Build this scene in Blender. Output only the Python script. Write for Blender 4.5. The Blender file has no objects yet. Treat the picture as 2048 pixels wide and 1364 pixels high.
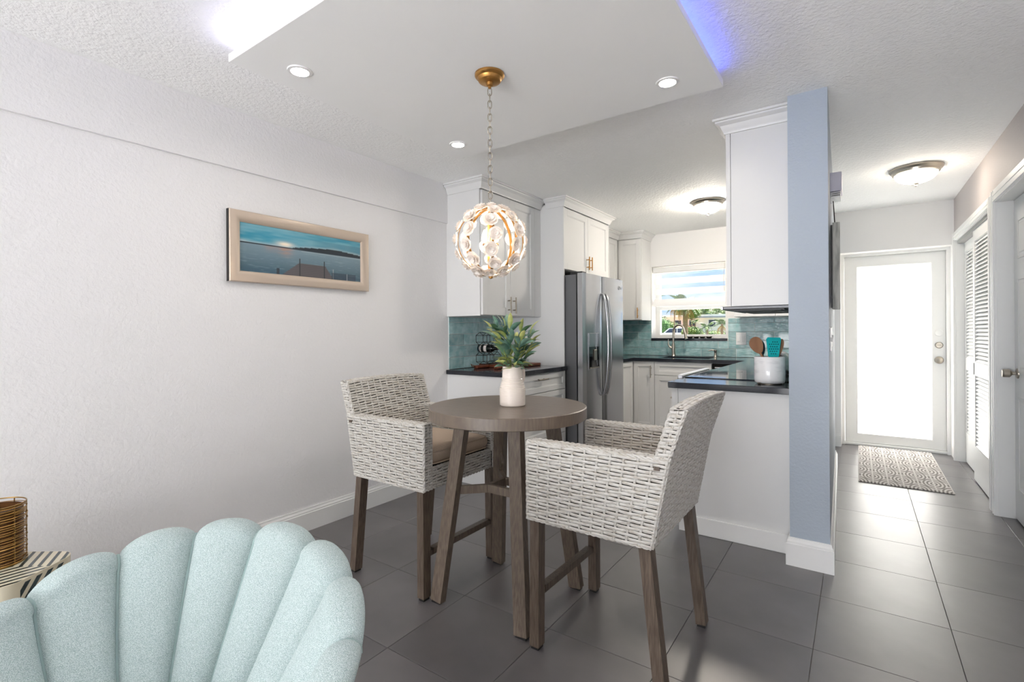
import bpy, math, random
from mathutils import Vector, Matrix
random.seed(7)
R = math.radians
scene = bpy.context.scene
COL = scene.collection

# ------------------------------------------------------------------ camera
F_PX, YAW, CY, ROLL, EYE = 988.5, 0.61123, 663.3, -0.00621, 1.23
fw = Vector((-math.sin(YAW), math.cos(YAW), 0))
r0 = Vector((math.cos(YAW), math.sin(YAW), 0)); u0 = Vector((0, 0, 1))
rt = r0*math.cos(ROLL) + u0*math.sin(ROLL); up = u0*math.cos(ROLL) - r0*math.sin(ROLL)
cam = bpy.data.cameras.new('camera'); cam.sensor_width = 36; cam.lens = F_PX/2048*36
cam.shift_y = -(682-CY)/2048; cam.clip_start = 0.02; cam.clip_end = 1000
camo = bpy.data.objects.new('camera', cam); COL.objects.link(camo)
camo.matrix_world = Matrix(((rt.x, up.x, -fw.x, 0), (rt.y, up.y, -fw.y, 0), (rt.z, up.z, -fw.z, EYE), (0, 0, 0, 1)))
scene.camera = camo

# ------------------------------------------------------------------ world, sun, daylight, exposure
scene.view_settings.view_transform = 'Standard'; scene.view_settings.look = 'None'
scene.view_settings.gamma = 1.0; scene.view_settings.use_curve_mapping = False
scene.view_settings.exposure = 0.36
scene.cycles.max_bounces = 14; scene.cycles.diffuse_bounces = 9; scene.cycles.caustics_reflective = False; scene.cycles.caustics_refractive = False; scene.cycles.sample_clamp_indirect = 8
W = bpy.data.worlds.new('sky'); scene.world = W; W.use_nodes = True
wn, wl = W.node_tree.nodes, W.node_tree.links
bg = wn['Background']; bg.inputs['Strength'].default_value = 1.0
tc = wn.new('ShaderNodeTexCoord'); mp = wn.new('ShaderNodeMapping'); mp.inputs['Scale'].default_value = (3, 3, 9)
nz = wn.new('ShaderNodeTexNoise'); nz.inputs['Scale'].default_value = 2.2; nz.inputs['Detail'].default_value = 6
rp = wn.new('ShaderNodeValToRGB'); rp.color_ramp.elements[0].position = .42; rp.color_ramp.elements[1].position = .66
rp.color_ramp.elements[0].color = (.30, .53, .90, 1); rp.color_ramp.elements[1].color = (.92, .95, 1, 1)
wl.new(tc.outputs['Generated'], mp.inputs['Vector']); wl.new(mp.outputs[0], nz.inputs['Vector'])
wl.new(nz.outputs['Fac'], rp.inputs['Fac']); wl.new(rp.outputs['Color'], bg.inputs['Color'])

sun = bpy.data.lights.new('sun', 'SUN'); sun.energy = 24.0; sun.angle = R(2); sun.color = (1, .96, .9)
suno = bpy.data.objects.new('sun', sun); COL.objects.link(suno); suno.location = (20, 10, 20)
suno.rotation_euler = Vector((-0.18, -0.42, -0.89)).to_track_quat('-Z', 'Y').to_euler()

def area(name, loc, direction, sx, sy, energy, color):
    l = bpy.data.lights.new(name, 'AREA'); l.shape = 'RECTANGLE'; l.size = sx; l.size_y = sy; l.energy = energy; l.color = color
    o = bpy.data.objects.new(name, l); COL.objects.link(o); o.location = loc
    o.rotation_euler = Vector(direction).to_track_quat('-Z', 'Z').to_euler(); return o
area('daylight_glass_doors', (-0.75, -6.45, .60), (0, 1, 0.45), 3.9, 1.1, 222, (.985, .985, 1.0))

# ------------------------------------------------------------------ materials
def lin(c):
    c = c.lstrip('#'); v = [int(c[i:i+2], 16)/255 for i in (0, 2, 4)]
    return tuple(x/12.92 if x <= .04045 else ((x+.055)/1.055)**2.4 for x in v) + (1,)
MATS = {}
def mat(name, color, rough=.5, metal=0, bump=None, var=None, emit=None, trans=0, coat=0, aniso=None, sub=0, spec=.5, alpha=1):
    """bump=(scale, strength, distance[, stretch]); var=(color2, scale, stretch, lo, hi)"""
    m = bpy.data.materials.new(name); m.use_nodes = True; N, L = m.node_tree.nodes, m.node_tree.links
    b = N['Principled BSDF']; col = lin(color) if isinstance(color, str) else color
    b.inputs['Base Color'].default_value = col; b.inputs['Roughness'].default_value = rough; b.inputs['Metallic'].default_value = metal
    b.inputs['Specular IOR Level'].default_value = spec; b.inputs['Coat Weight'].default_value = coat
    b.inputs['Transmission Weight'].default_value = trans; b.inputs['Alpha'].default_value = alpha
    t = N.new('ShaderNodeTexCoord')
    def noise(scale, stretch=(1, 1, 1), detail=4):
        mm = N.new('ShaderNodeMapping'); mm.inputs['Scale'].default_value = stretch; L.new(t.outputs['Object'], mm.inputs['Vector'])
        n = N.new('ShaderNodeTexNoise'); n.inputs['Scale'].default_value = scale; n.inputs['Detail'].default_value = detail
        L.new(mm.outputs[0], n.inputs['Vector']); return n
    if var:
        n = noise(var[1], var[2]); rr = N.new('ShaderNodeValToRGB')
        rr.color_ramp.elements[0].position = var[3]; rr.color_ramp.elements[1].position = var[4]
        rr.color_ramp.elements[0].color = col; rr.color_ramp.elements[1].color = lin(var[0])
        L.new(n.outputs['Fac'], rr.inputs['Fac']); L.new(rr.outputs['Color'], b.inputs['Base Color'])
    if bump:
        n = noise(bump[0], bump[3] if len(bump) > 3 else (1, 1, 1), 3); bp = N.new('ShaderNodeBump')
        bp.inputs['Strength'].default_value = bump[1]; bp.inputs['Distance'].default_value = bump[2]
        L.new(n.outputs['Fac'], bp.inputs['Height']); L.new(bp.outputs[0], b.inputs['Normal'])
    if emit:
        b.inputs['Emission Color'].default_value = lin(emit[0]); b.inputs['Emission Strength'].default_value = emit[1]
    MATS[name] = m; return m
mat('wall_white', '#e8e7e7', .75, bump=(70, .42, .006))
mat('wall_plain', '#ebeae8', .6, bump=(30, .08, .004))
mat('wall_blue', '#a8b2bd', .6, bump=(80, .35, .005))
mat('wall_greige', '#bdb6b4', .6, bump=(80, .35, .005)); mat('ceiling', '#fcfcfb', .8, bump=(60, .75, .008))
mat('panel_white', '#fbfbfa', .55)
mat('trim', '#e9e9e7', .4)
mat('cab', '#dededd', .35)
mat('cabin', '#9a9a98', .6)
mat('grout', '#7d7974', .8)
mat('tile', '#5a5758', .38, var=('#6b6768', 3.0, (1, 1, 1), .35, .7), bump=(140, .06, .001), spec=.8, coat=.35)
MATS['tile'].node_tree.nodes['Principled BSDF'].inputs['Coat Roughness'].default_value = .3
mat('stone', '#23262d', .12, var=('#343943', 300, (1, 1, 1), .5, .75))
mat('brass', '#b98a4e', .3, 1)
mat('nickel', '#b8b0a4', .3, 1)
mat('pewter', '#8d8579', .35, 1)
mat('steel', '#b9babd', .24, 1, bump=(40, .02, .001, (1, 1, .02)))
mat('steel_dark', '#6f7072', .4, .6)
mat('chrome', '#c8c8c8', .12, 1)
mat('black', '#141414', .4)
mat('black_gloss', '#0c0d10', .05)
mat('wood_leg', '#5d5045', .42, var=('#7b6d5f', 30, (6, 6, .5), .35, .7), bump=(60, .25, .002, (3, 3, .15)))
mat('wood_leg_dark', '#4f4238', .42, var=('#6d5f52', 30, (6, 6, .5), .35, .7), bump=(60, .25, .002, (3, 3, .15)))
mat('table_top', '#63574c', .36, var=('#74675a', 14, (1, 12, 1), .35, .7), bump=(60, .1, .001, (1, 12, 1)))
mat('wicker', '#c9c6c0', .5, var=('#a89e91', 45, (1, 1, 4), .45, .75), bump=(300, .3, .002, (1, 1, 3)))
mat('wicker_core', '#332d27', .8)
mat('cushion', '#c4b09c', .85, bump=(900, .4, .002), var=('#ad9985', 500, (1, 1, 1), .4, .65))
mat('fabric', '#9cb0af', .9, bump=(520, .8, .003), var=('#d2dddc', 620, (1, 1, 1.6), .42, .60))
mat('piping', '#9db2b0', .9, bump=(400, .4, .002))
mat('ceramic', '#e6dbd0', .14)
mat('stem', '#7f8a45', .5)
mat('dl1', '#3f6350', .4, var=('#6c8a5c', 20, (1, 1, 1), .4, .7))
mat('dl2', '#87964f', .4, var=('#c3c27c', 25, (1, 1, 1), .4, .7))
mat('dl3', '#4a6d62', .4, var=('#7b9a84', 20, (1, 1, 1), .4, .7))
mat('board', '#5f2d1d', .4, var=('#8a4a2b', 12, (8, 1, 8), .35, .7))
mat('rope', '#6b4630', .9)
mat('glass_bottle', '#0d1210', .06)
mat('paper', '#e8ded6', .6)
mat('marble', '#e9e9ea', .12, var=('#c8c8cc', 9, (1, 1, 3), .5, .72))
mat('spoon_wood', '#a5795a', .6, var=('#8c6146', 20, (1, 1, .3), .4, .7))
mat('turquoise', '#17b9bd', .35)
mat('navy', '#12303e', .4)
mat('frame_champagne', '#cdbcab', .3, .35, bump=(60, .06, .001, (.2, 2, 2)))
mat('sign_wood', '#c2c2ba', .7, var=('#93938c', 14, (4, 4, .6), .4, .65))
mat('plastic', '#eeeeee', .35)
mat('plastic_lav', '#dcd9e6', .4)
mat('gold_wire', '#a5824a', .3, 1)
mat('amber', '#8a5f3c', .15, trans=.55)
mat('inlay_light', '#d8cfb6', .25)
mat('inlay_tan', '#b7a181', .3)
mat('inlay_dark', '#2b3536', .2, var=('#465456', 30, (1, 1, 1), .4, .7))
mat('led', '#ffffff', emit=('#2f48ff', 7))
mat('led_white', '#ffffff', emit=('#d6d3ff', 26))
mat('lamp_disc', '#ffffff', emit=('#fff8ee', 200))
mat('dome', '#ffffff', .3, emit=('#fff0dc', 24)); mat('dome_kitchen', '#ffffff', .3, emit=('#fff3e4', 140))
mat('bulb', '#ffffff', emit=('#ffe6c0', 9))
mat('shade_edge', '#fbfbfb', .6)
mat('bounce_slab_pale', '#d8d4cc', .9); mat('bounce_rug_cream', '#efedea', .95, bump=(300, .5, .004)); mat('rail', '#eceef2', .3, .35); mat('asphalt', '#8b8a86', .9); mat('lawn', '#6a7358', .9)  # pale slab and cream rug are unseen reflectors; near-white rail carries the window reflection
mat('house', '#f3f0ea', .7); mat('house_roof', '#e9ecef', .6); mat('house_glass', '#39424a', .1); mat('house_grey', '#8f97a3', .6)
mat('trunk', '#9b8168', .9, var=('#7c6550', 6, (1, 1, 6), .4, .6))
mat('frond', '#3c5f2a', .6, var=('#637a34', 1.5, (1, 1, 1), .4, .65)); mat('frond_dry', '#a98a4a', .7, var=('#c9a75a', 3, (1, 1, 1), .4, .65))
mat('bush', '#3f6128', .7, var=('#6f7f30', 2.5, (1, 1, 1), .4, .65)); mat('bush_dark', '#33592f', .7, var=('#55803f', 2.5, (1, 1, 1), .4, .65))
mat('conifer', '#4d7364', .7); mat('terracotta', '#b98368', .8)
mat('car_white', '#f1f2f4', .2); mat('car_glass', '#33435c', .05)
# translucent daylight materials
def translucent(name, color, frac, sheer=0, gloss=0):
    m = bpy.data.materials.new(name); m.use_nodes = True; N, L = m.node_tree.nodes, m.node_tree.links
    N.remove(N['Principled BSDF']); out = N['Material Output']
    d = N.new('ShaderNodeBsdfDiffuse'); t = N.new('ShaderNodeBsdfTranslucent'); d.inputs[0].default_value = lin(color); t.inputs[0].default_value = lin(color)
    x = N.new('ShaderNodeMixShader'); x.inputs[0].default_value = frac; L.new(d.outputs[0], x.inputs[1]); L.new(t.outputs[0], x.inputs[2]); last = x
    if sheer:
        tr = N.new('ShaderNodeBsdfTransparent'); y = N.new('ShaderNodeMixShader'); y.inputs[0].default_value = sheer
        L.new(x.outputs[0], y.inputs[1]); L.new(tr.outputs[0], y.inputs[2]); last = y
    L.new(last.outputs[0], out.inputs['Surface']); MATS[name] = m
translucent('frosted', '#ffffff', .9)
translucent('blind_band', '#f2f0ed', .6)
translucent('blind_sheer', '#dfe6ee', .5, sheer=.93)
translucent('petal', '#f6efe8', .22)
def glasspane():
    m = bpy.data.materials.new('pane'); m.use_nodes = True; N, L = m.node_tree.nodes, m.node_tree.links
    N.remove(N['Principled BSDF']); t = N.new('ShaderNodeBsdfTransparent'); g = N.new('ShaderNodeBsdfGlossy'); g.inputs['Roughness'].default_value = .02
    x = N.new('ShaderNodeMixShader'); x.inputs[0].default_value = .05; L.new(t.outputs[0], x.inputs[1]); L.new(g.outputs[0], x.inputs[2])
    L.new(x.outputs[0], N['Material Output'].inputs['Surface']); MATS['pane'] = m
glasspane()
# glazed teal tile: glossy, wavy, colour varies from tile to tile
def tealmat(name, c1, c2, wave):
    m = mat(name, c1, .07, bump=(13, wave, .03, (1, 1, 2.2)), var=(c2, 16, (1, 1, 1), .35, .7), coat=.4)
    N, L = m.node_tree.nodes, m.node_tree.links
    oi = N.new('ShaderNodeObjectInfo'); hs = N.new('ShaderNodeHueSaturation'); mr = N.new('ShaderNodeMapRange')
    mr.inputs['To Min'].default_value = .82; mr.inputs['To Max'].default_value = 1.2; L.new(oi.outputs['Random'], mr.inputs['Value']); L.new(mr.outputs[0], hs.inputs['Value'])
    ramp = [n for n in N if n.type == 'VALTORGB'][0]; L.new(ramp.outputs[0], hs.inputs['Color']); L.new(hs.outputs[0], N['Principled BSDF'].inputs['Base Color'])
tealmat('teal', '#82abae', '#aac7c8', .34)
# vertex-colour print
def printmat(name, rough):
    m = mat(name, '#ffffff', rough); N, L = m.node_tree.nodes, m.node_tree.links
    a = N.new('ShaderNodeVertexColor'); a.layer_name = 'print'; L.new(a.outputs['Color'], N['Principled BSDF'].inputs['Base Color'])
printmat('print', .06)
# floor tile: brightness varies a little from tile to tile
def tile_random():
    m = MATS['tile']; N, L = m.node_tree.nodes, m.node_tree.links
    oi = N.new('ShaderNodeObjectInfo'); hs = N.new('ShaderNodeHueSaturation'); mr = N.new('ShaderNodeMapRange')
    mr.inputs['To Min'].default_value = .88; mr.inputs['To Max'].default_value = 1.1; L.new(oi.outputs['Random'], mr.inputs['Value']); L.new(mr.outputs[0], hs.inputs['Value'])
    ramp = [n for n in N if n.type == 'VALTORGB'][0]; L.new(ramp.outputs[0], hs.inputs['Color']); L.new(hs.outputs[0], N['Principled BSDF'].inputs['Base Color'])
tile_random()
# rug: staggered concentric rings
def rugmat():
    m = mat('rug', '#cfcac6', .95, bump=(500, .5, .003)); N, L = m.node_tree.nodes, m.node_tree.links
    t = N.new('ShaderNodeTexCoord'); s = N.new('ShaderNodeSeparateXYZ'); L.new(t.outputs['Object'], s.inputs[0])
    def M(op, a, b=None):
        n = N.new('ShaderNodeMath'); n.operation = op
        for i, v in enumerate((a, b)):
            if v is None: continue
            if isinstance(v, (int, float)): n.inputs[i].default_value = v
            else: L.new(v, n.inputs[i])
        return n.outputs[0]
    def dist(ox, oy):
        u = M('SUBTRACT', M('FRACT', M('ADD', M('DIVIDE', s.outputs[0], .195), ox)), .5); v = M('SUBTRACT', M('FRACT', M('ADD', M('DIVIDE', s.outputs[1], .43), oy)), .5)
        return M('SQRT', M('ADD', M('MULTIPLY', u, u), M('MULTIPLY', M('MULTIPLY', v, v), 1.0)))
    d = M('MINIMUM', dist(.5, .5), dist(0, 0))
    ring = M('GREATER_THAN', M('SINE', M('MULTIPLY', d, 2*math.pi*8.5)), -.05)
    line = M('LESS_THAN', M('ABSOLUTE', M('SUBTRACT', M('FRACT', M('ADD', M('DIVIDE', s.outputs[0], .0975), .5)), .5)), .05)
    f = M('MAXIMUM', ring, line)
    mx = N.new('ShaderNodeMix'); mx.data_type = 'RGBA'; mx.inputs['A'].default_value = lin('#8f8883'); mx.inputs['B'].default_value = lin('#dcd7d3')
    L.new(f, mx.inputs['Factor']); L.new(mx.outputs['Result'], N['Principled BSDF'].inputs['Base Color'])
rugmat()

# ------------------------------------------------------------------ mesh builder
class MB:
    def __init__(s): s.v = []; s.f = []
    def add(s, vs, fs):
        o = len(s.v); s.v += [tuple(p) for p in vs]; s.f += [tuple(i+o for i in f) for f in fs]; return s
    def box(s, x0, x1, y0, y1, z0, z1, b=0):
        x0, x1 = min(x0, x1), max(x0, x1); y0, y1 = min(y0, y1), max(y0, y1); z0, z1 = min(z0, z1), max(z0, z1)
        if b <= 0:
            return s.add([(x, y, z) for x in (x0, x1) for y in (y0, y1) for z in (z0, z1)],
                         [(0, 1, 3, 2), (4, 6, 7, 5), (0, 4, 5, 1), (2, 3, 7, 6), (0, 2, 6, 4), (1, 5, 7, 3)])
        vs = []; ix = {}
        for i, (x, sx) in enumerate(((x0, 1), (x1, -1))):
            for j, (y, sy) in enumerate(((y0, 1), (y1, -1))):
                for k, (z, sz) in enumerate(((z0, 1), (z1, -1))):
                    for a in range(3):
                        ix[(i, j, k, a)] = len(vs)
                        vs.append((x+(0 if a == 0 else sx*b), y+(0 if a == 1 else sy*b), z+(0 if a == 2 else sz*b)))
        fs = []
        for a in range(3):
            for e in (0, 1):
                q = []
                for (p, r) in ((0, 0), (1, 0), (1, 1), (0, 1)):
                    c = [0, 0, 0]; c[a] = e; c[(a+1) % 3] = p; c[(a+2) % 3] = r; q.append(ix[tuple(c)+(a,)])
                fs.append(tuple(q) if e else tuple(q[::-1]))
        for a in range(3):
            b1, b2 = (a+1) % 3, (a+2) % 3
            for p in (0, 1):
                for r in (0, 1):
                    c0 = [0, 0, 0]; c1 = [0, 0, 0]; c0[b1] = c1[b1] = p; c0[b2] = c1[b2] = r; c1[a] = 1
                    q = (ix[tuple(c0)+(b1,)], ix[tuple(c0)+(b2,)], ix[tuple(c1)+(b2,)], ix[tuple(c1)+(b1,)])
                    fs.append(q if (p == r) else q[::-1])
        for i in (0, 1):
            for j in (0, 1):
                for k in (0, 1):
                    q = (ix[(i, j, k, 0)], ix[(i, j, k, 1)], ix[(i, j, k, 2)]); fs.append(q if (i+j+k) % 2 else q[::-1])
        return s.add(vs, fs)
    def bar(s, p, q, w, h, upv=(0, 0, 1), w2=None, h2=None):
        p, q = Vector(p), Vector(q); d = (q-p).normalized(); u = Vector(upv)
        a = d.cross(u)
        if a.length < 1e-4: a = d.cross(Vector((1, 0, 0)))
        a.normalize(); b = a.cross(d).normalized(); w2 = w2 or w; h2 = h2 or h
        vs = [p+a*sx*w/2+b*sy*h/2 for sx, sy in ((-1, -1), (1, -1), (1, 1), (-1, 1))]+[q+a*sx*w2/2+b*sy*h2/2 for sx, sy in ((-1, -1), (1, -1), (1, 1), (-1, 1))]
        return s.add(vs, [(0, 1, 2, 3), (7, 6, 5, 4), (0, 4, 5, 1), (1, 5, 6, 2), (2, 6, 7, 3), (3, 7, 4, 0)])
    def tube(s, path, r, n=8, closed=False, cap=True):
        P = [Vector(p) for p in path]; m = len(P); vs = []; prev = None
        for i in range(m):
            if closed: t = P[(i+1) % m]-P[i-1]
            else: t = P[min(i+1, m-1)]-P[max(i-1, 0)]
            t.normalize()
            if prev is None:
                a = t.cross(Vector((0, 0, 1)))
                if a.length < 1e-3: a = t.cross(Vector((1, 0, 0)))
            else: a = prev-t*prev.dot(t)
            a.normalize(); prev = a; b = t.cross(a); rr = r[i] if isinstance(r, (list, tuple)) else r
            vs += [P[i]+(a*math.cos(2*math.pi*k/n)+b*math.sin(2*math.pi*k/n))*rr for k in range(n)]
        fs = [(i*n+k, i*n+(k+1) % n, ((i+1) % m)*n+(k+1) % n, ((i+1) % m)*n+k) for i in range(m if closed else m-1) for k in range(n)]
        if cap and not closed: fs += [tuple(range(n))[::-1], tuple((m-1)*n+k for k in range(n))]
        return s.add(vs, fs)
    def lathe(s, prof, c=(0, 0, 0), n=32, cap=True, axis='z'):
        vs = []
        for (r, z) in prof:
            for k in range(n):
                a = 2*math.pi*k/n; x, y = r*math.cos(a), r*math.sin(a)
                if axis == 'z': vs.append((c[0]+x, c[1]+y, c[2]+z))
                elif axis == 'x': vs.append((c[0]+z, c[1]+x, c[2]+y))
                else: vs.append((c[0]+x, c[1]-z, c[2]+y))
        m = len(prof)
        fs = [(i*n+k, i*n+(k+1) % n, (i+1)*n+(k+1) % n, (i+1)*n+k) for i in range(m-1) for k in range(n)]
        if cap:
            if prof[0][0] > 1e-5: fs.append(tuple(range(n))[::-1])
            if prof[-1][0] > 1e-5: fs.append(tuple((m-1)*n+k for k in range(n)))
        return s.add(vs, fs)
    def prism(s, poly, f0, f1):
        """poly: list of (a,b); f0/f1 map (a,b)->3d"""
        n = len(poly)
        return s.add([f0(*p) for p in poly]+[f1(*p) for p in poly], [tuple(range(n))[::-1], tuple(range(n, 2*n))]+[(i, (i+1) % n, n+(i+1) % n, n+i) for i in range(n)])
    def grid(s, fn, nu, nv, cu=False, cv=False):
        mu = nu if cu else nu+1; mv = nv if cv else nv+1
        vs = [fn(i/nu, j/nv) for i in range(mu) for j in range(mv)]
        fs = [(i*mv+j, ((i+1) % mu)*mv+j, ((i+1) % mu)*mv+(j+1) % mv, i*mv+(j+1) % mv) for i in range(nu) for j in range(nv)]
        return s.add(vs, fs)
    def mesh(s, name, smooth=None, off=None):
        me = bpy.data.meshes.new(name); v = s.v
        if off is not None: v = [(a-off[0], b-off[1], c-off[2]) for a, b, c in v]
        me.from_pydata(v, [], s.f); me.update()
        if smooth is not None:
            me.shade_smooth(); me.set_sharp_from_angle(angle=R(smooth))
        return me
ORG = {}
def link(name, me, m, parent=None):
    o = bpy.data.objects.new(name, me); COL.objects.link(o)
    if m is not None and not me.materials: me.materials.append(MATS[m])
    if parent is not None: o.parent = parent
    return o
def part(parent, name, mb, m, smooth=None, label=None):
    org = ORG.get(parent.name, (0, 0, 0)); me = mb.mesh(name, smooth, org)
    o = link(name, me, m, parent); ORG[o.name] = org
    if label: o['label'] = label
    return o
def tag(o, label, cat, group=None):
    o['label'] = label; o['category'] = cat
    if group: o['group'] = group
    return o
def thing(name, label, cat, loc=(0, 0, 0), group=None):
    o = bpy.data.objects.new(name, None); COL.objects.link(o); o.location = loc; o.empty_display_size = .1; ORG[o.name] = tuple(loc)
    return tag(o, label, cat, group)
def solo(name, mb, m, label, cat, loc=(0, 0, 0), smooth=None, group=None):
    o = link(name, mb.mesh(name, smooth, loc), m); o.location = loc; ORG[o.name] = tuple(loc); return tag(o, label, cat, group)
def struct(name, mb, m, smooth=None, label=None):
    o = link(name, mb.mesh(name, smooth), m); o['kind'] = 'structure'; ORG[o.name] = (0, 0, 0)
    if label: o['label'] = label
    return o
def pane_at(px, depth, z=0):
    d = fw + rt*((px-1024)/F_PX); return Vector((d.x*depth, d.y*depth, z))

# face boxes: a box on a plane given by its outward face; u runs along the wall, d is measured outwards
def fb(mb, face, pl, u0, u1, v0, v1, d0, d1, b=0):
    if face == '+x': return mb.box(pl+d0, pl+d1, u0, u1, v0, v1, b)
    if face == '-x': return mb.box(pl-d1, pl-d0, u0, u1, v0, v1, b)
    if face == '-y': return mb.box(u0, u1, pl-d1, pl-d0, v0, v1, b)
    if face == '+y': return mb.box(u0, u1, pl+d0, pl+d1, v0, v1, b)
def fp(face, pl, u, v, d):
    return {'+x': (pl+d, u, v), '-x': (pl-d, u, v), '-y': (u, pl-d, v), '+y': (u, pl+d, v)}[face]
def shaker(face, pl, u0, u1, v0, v1, th=.02, rail=.06, gap=.0015):
    u0 += gap; u1 -= gap; v0 += gap; v1 -= gap; mb = MB()
    fb(mb, face, pl, u0+rail-.002, u1-rail+.002, v0+rail-.002, v1-rail+.002, .001, th-.009)
    for a, b_, c, d in ((u0, u0+rail, v0, v1), (u1-rail, u1, v0, v1), (u0+rail, u1-rail, v0, v0+rail), (u0+rail, u1-rail, v1-rail, v1)):
        fb(mb, face, pl, a, b_, c, d, .0, th, .0012)
    e = .006
    for a, b_, c, d in ((u0+rail, u0+rail+e, v0+rail, v1-rail), (u1-rail-e, u1-rail, v0+rail, v1-rail), (u0+rail, u1-rail, v0+rail, v0+rail+e), (u0+rail, u1-rail, v1-rail-e, v1-rail)):
        fb(mb, face, pl, a, b_, c, d, .001, th-.004)
    return mb
def pull(face, pl, u, v, length, vert, r=.006, off=.032):
    mb = MB(); h = length/2
    a, b_ = ((u, v-h), (u, v+h)) if vert else ((u-h, v), (u+h, v))
    mb.tube([fp(face, pl, a[0], a[1], off), fp(face, pl, b_[0], b_[1], off)], r, 10)
    for k in (.22, .78):
        uu, vv = a[0]+(b_[0]-a[0])*k, a[1]+(b_[1]-a[1])*k
        mb.tube([fp(face, pl, uu, vv, -.002), fp(face, pl, uu, vv, off)], r*.75, 8)
    return mb
def crown(path, z0, z1, proj):
    """moulding swept along a 2-D path of points whose right-hand side faces out; mitred at corners"""
    prof = [(0, 0), (.008, 0), (.010, .12), (.014, .2), (.45*proj, .55), (.8*proj, .72), (.82*proj, .82), (proj, .84), (proj, 1), (0, 1)]
    n = len(path); P = [Vector((p[0], p[1])) for p in path]; offs = []
    for i in range(n):
        ns = []
        if i > 0: d = (P[i]-P[i-1]).normalized(); ns.append(Vector((d.y, -d.x)))
        if i < n-1: d = (P[i+1]-P[i]).normalized(); ns.append(Vector((d.y, -d.x)))
        if len(ns) == 1: offs.append(ns[0])
        else: b = (ns[0]+ns[1]).normalized(); offs.append(b/max(.2, b.dot(ns[0])))
    mb = MB(); m = len(prof)
    vs = [(P[i].x+offs[i].x*o, P[i].y+offs[i].y*o, z0+(z1-z0)*t) for i in range(n) for (o, t) in prof]
    fs = [(i*m+k, i*m+(k+1) % m, (i+1)*m+(k+1) % m, (i+1)*m+k) for i in range(n-1) for k in range(m)]
    fs += [tuple(range(m))[::-1], tuple((n-1)*m+k for k in range(m))]
    return mb.add(vs, fs)

# ------------------------------------------------------------------ room shell
H = 2.458; XL = -2.822; XR = .747; YB = 6.24; YN = -6.5
TX, TY, TX0, TY0 = .4537, .4628, -.1494, 2.684
floor = struct('floor', MB().box(XL-.12, 1.7, YN, 6.75, -.12, -.004), 'grout', label='dark grey floor of large square tiles')
g = .0022; tm = MB().box(g/2, TX-g/2, g/2, TY-g/2, -.004, 0, .0008).mesh('tile'); tm.materials.append(MATS['tile'])
def clip_tile(ix, iy):
    x0, x1 = TX0+ix*TX, TX0+(ix+1)*TX; y0, y1 = TY0+iy*TY, TY0+(iy+1)*TY
    return x0, x1, y0, y1
for ix in range(-6, 4):
    for iy in range(-8, 9):
        x0, x1, y0, y1 = clip_tile(ix, iy)
        if x0 >= XL and x1 <= 1.7 and y1 <= 6.5 and y0 >= YN:
            o = link('tile', tm, None, floor); o.location = (x0, y0, 0)
        else:
            a, b_, c, d = max(x0, XL), min(x1, 1.7), max(y0, YN), min(y1, 6.5)
            if b_-a > .01 and d-c > .01:
                me = MB().box(a+g/2, b_-g/2, c+g/2, d-g/2, -.004, 0, .0008).mesh('tile'); link('tile', me, 'tile', floor)
part(floor, 'tiled_area', MB().box(XL, 1.7, YN, TY0-8*TY-.002, -.004, 0), 'tile')
ceil = struct('ceiling', MB().box(XL-.12, 1.7, YN, 6.75, H, H+.12), 'ceiling')
wl_ = struct('wall_left', MB().box(XL-.12, XL, YN, YB, 0, H), 'wall_white')
part(wl_, 'upper_band', MB().box(XL, XL+.016, YN, 3.085, 2.137, H), 'wall_white')
# baseboards
def baseboard(name, pts, h=.14, th=.018):
    prof = [(0, 0), (th, 0), (th, h*.78), (th*.75, h*.80), (th*.75, h*.86), (th*.45, h*.93), (th*.4, h), (0, h)]
    P = [Vector(p) for p in pts]; n = len(P); offs = []
    for i in range(n):
        ns = []
        if i > 0: d = (P[i]-P[i-1]).normalized(); ns.append(Vector((d.y, -d.x)))
        if i < n-1: d = (P[i+1]-P[i]).normalized(); ns.append(Vector((d.y, -d.x)))
        if len(ns) == 1: offs.append(ns[0])
        else: b = (ns[0]+ns[1]).normalized(); offs.append(b/max(.2, b.dot(ns[0])))
    m = len(prof); mb = MB()
    vs = [(P[i].x+offs[i].x*o, P[i].y+offs[i].y*o, z) for i in range(n) for (o, z) in prof]
    fs = [(i*m+k, i*m+(k+1) % m, (i+1)*m+(k+1) % m, (i+1)*m+k) for i in range(n-1) for k in range(m)]
    fs += [tuple(range(m))[::-1], tuple((n-1)*m+k for k in range(m))]
    return struct(name, mb.add(vs, fs), 'trim')
baseboard('baseboard_left', [(XL, YN), (XL, 3.08)])
# partition with the column end
PX0, PX1, PY0, PYE = -.300, -.122, 2.962, 5.30
pm = MB().prism([(PX0, PY0), (PX1, PY0), (-.176, PYE), (-.25, PYE), (-.25, YB), (PX0, YB)], lambda a, b: (a, b, 0), lambda a, b: (a, b, H))
struct('wall_partition', pm, 'wall_blue', label='blue grey textured partition wall with its narrow end facing the dining area')
baseboard('baseboard_partition', [(PX0, PY0+.10), (PX0, PY0), (PX1, PY0), (-.176, PYE), (-.235, PYE)], h=.145)
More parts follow.
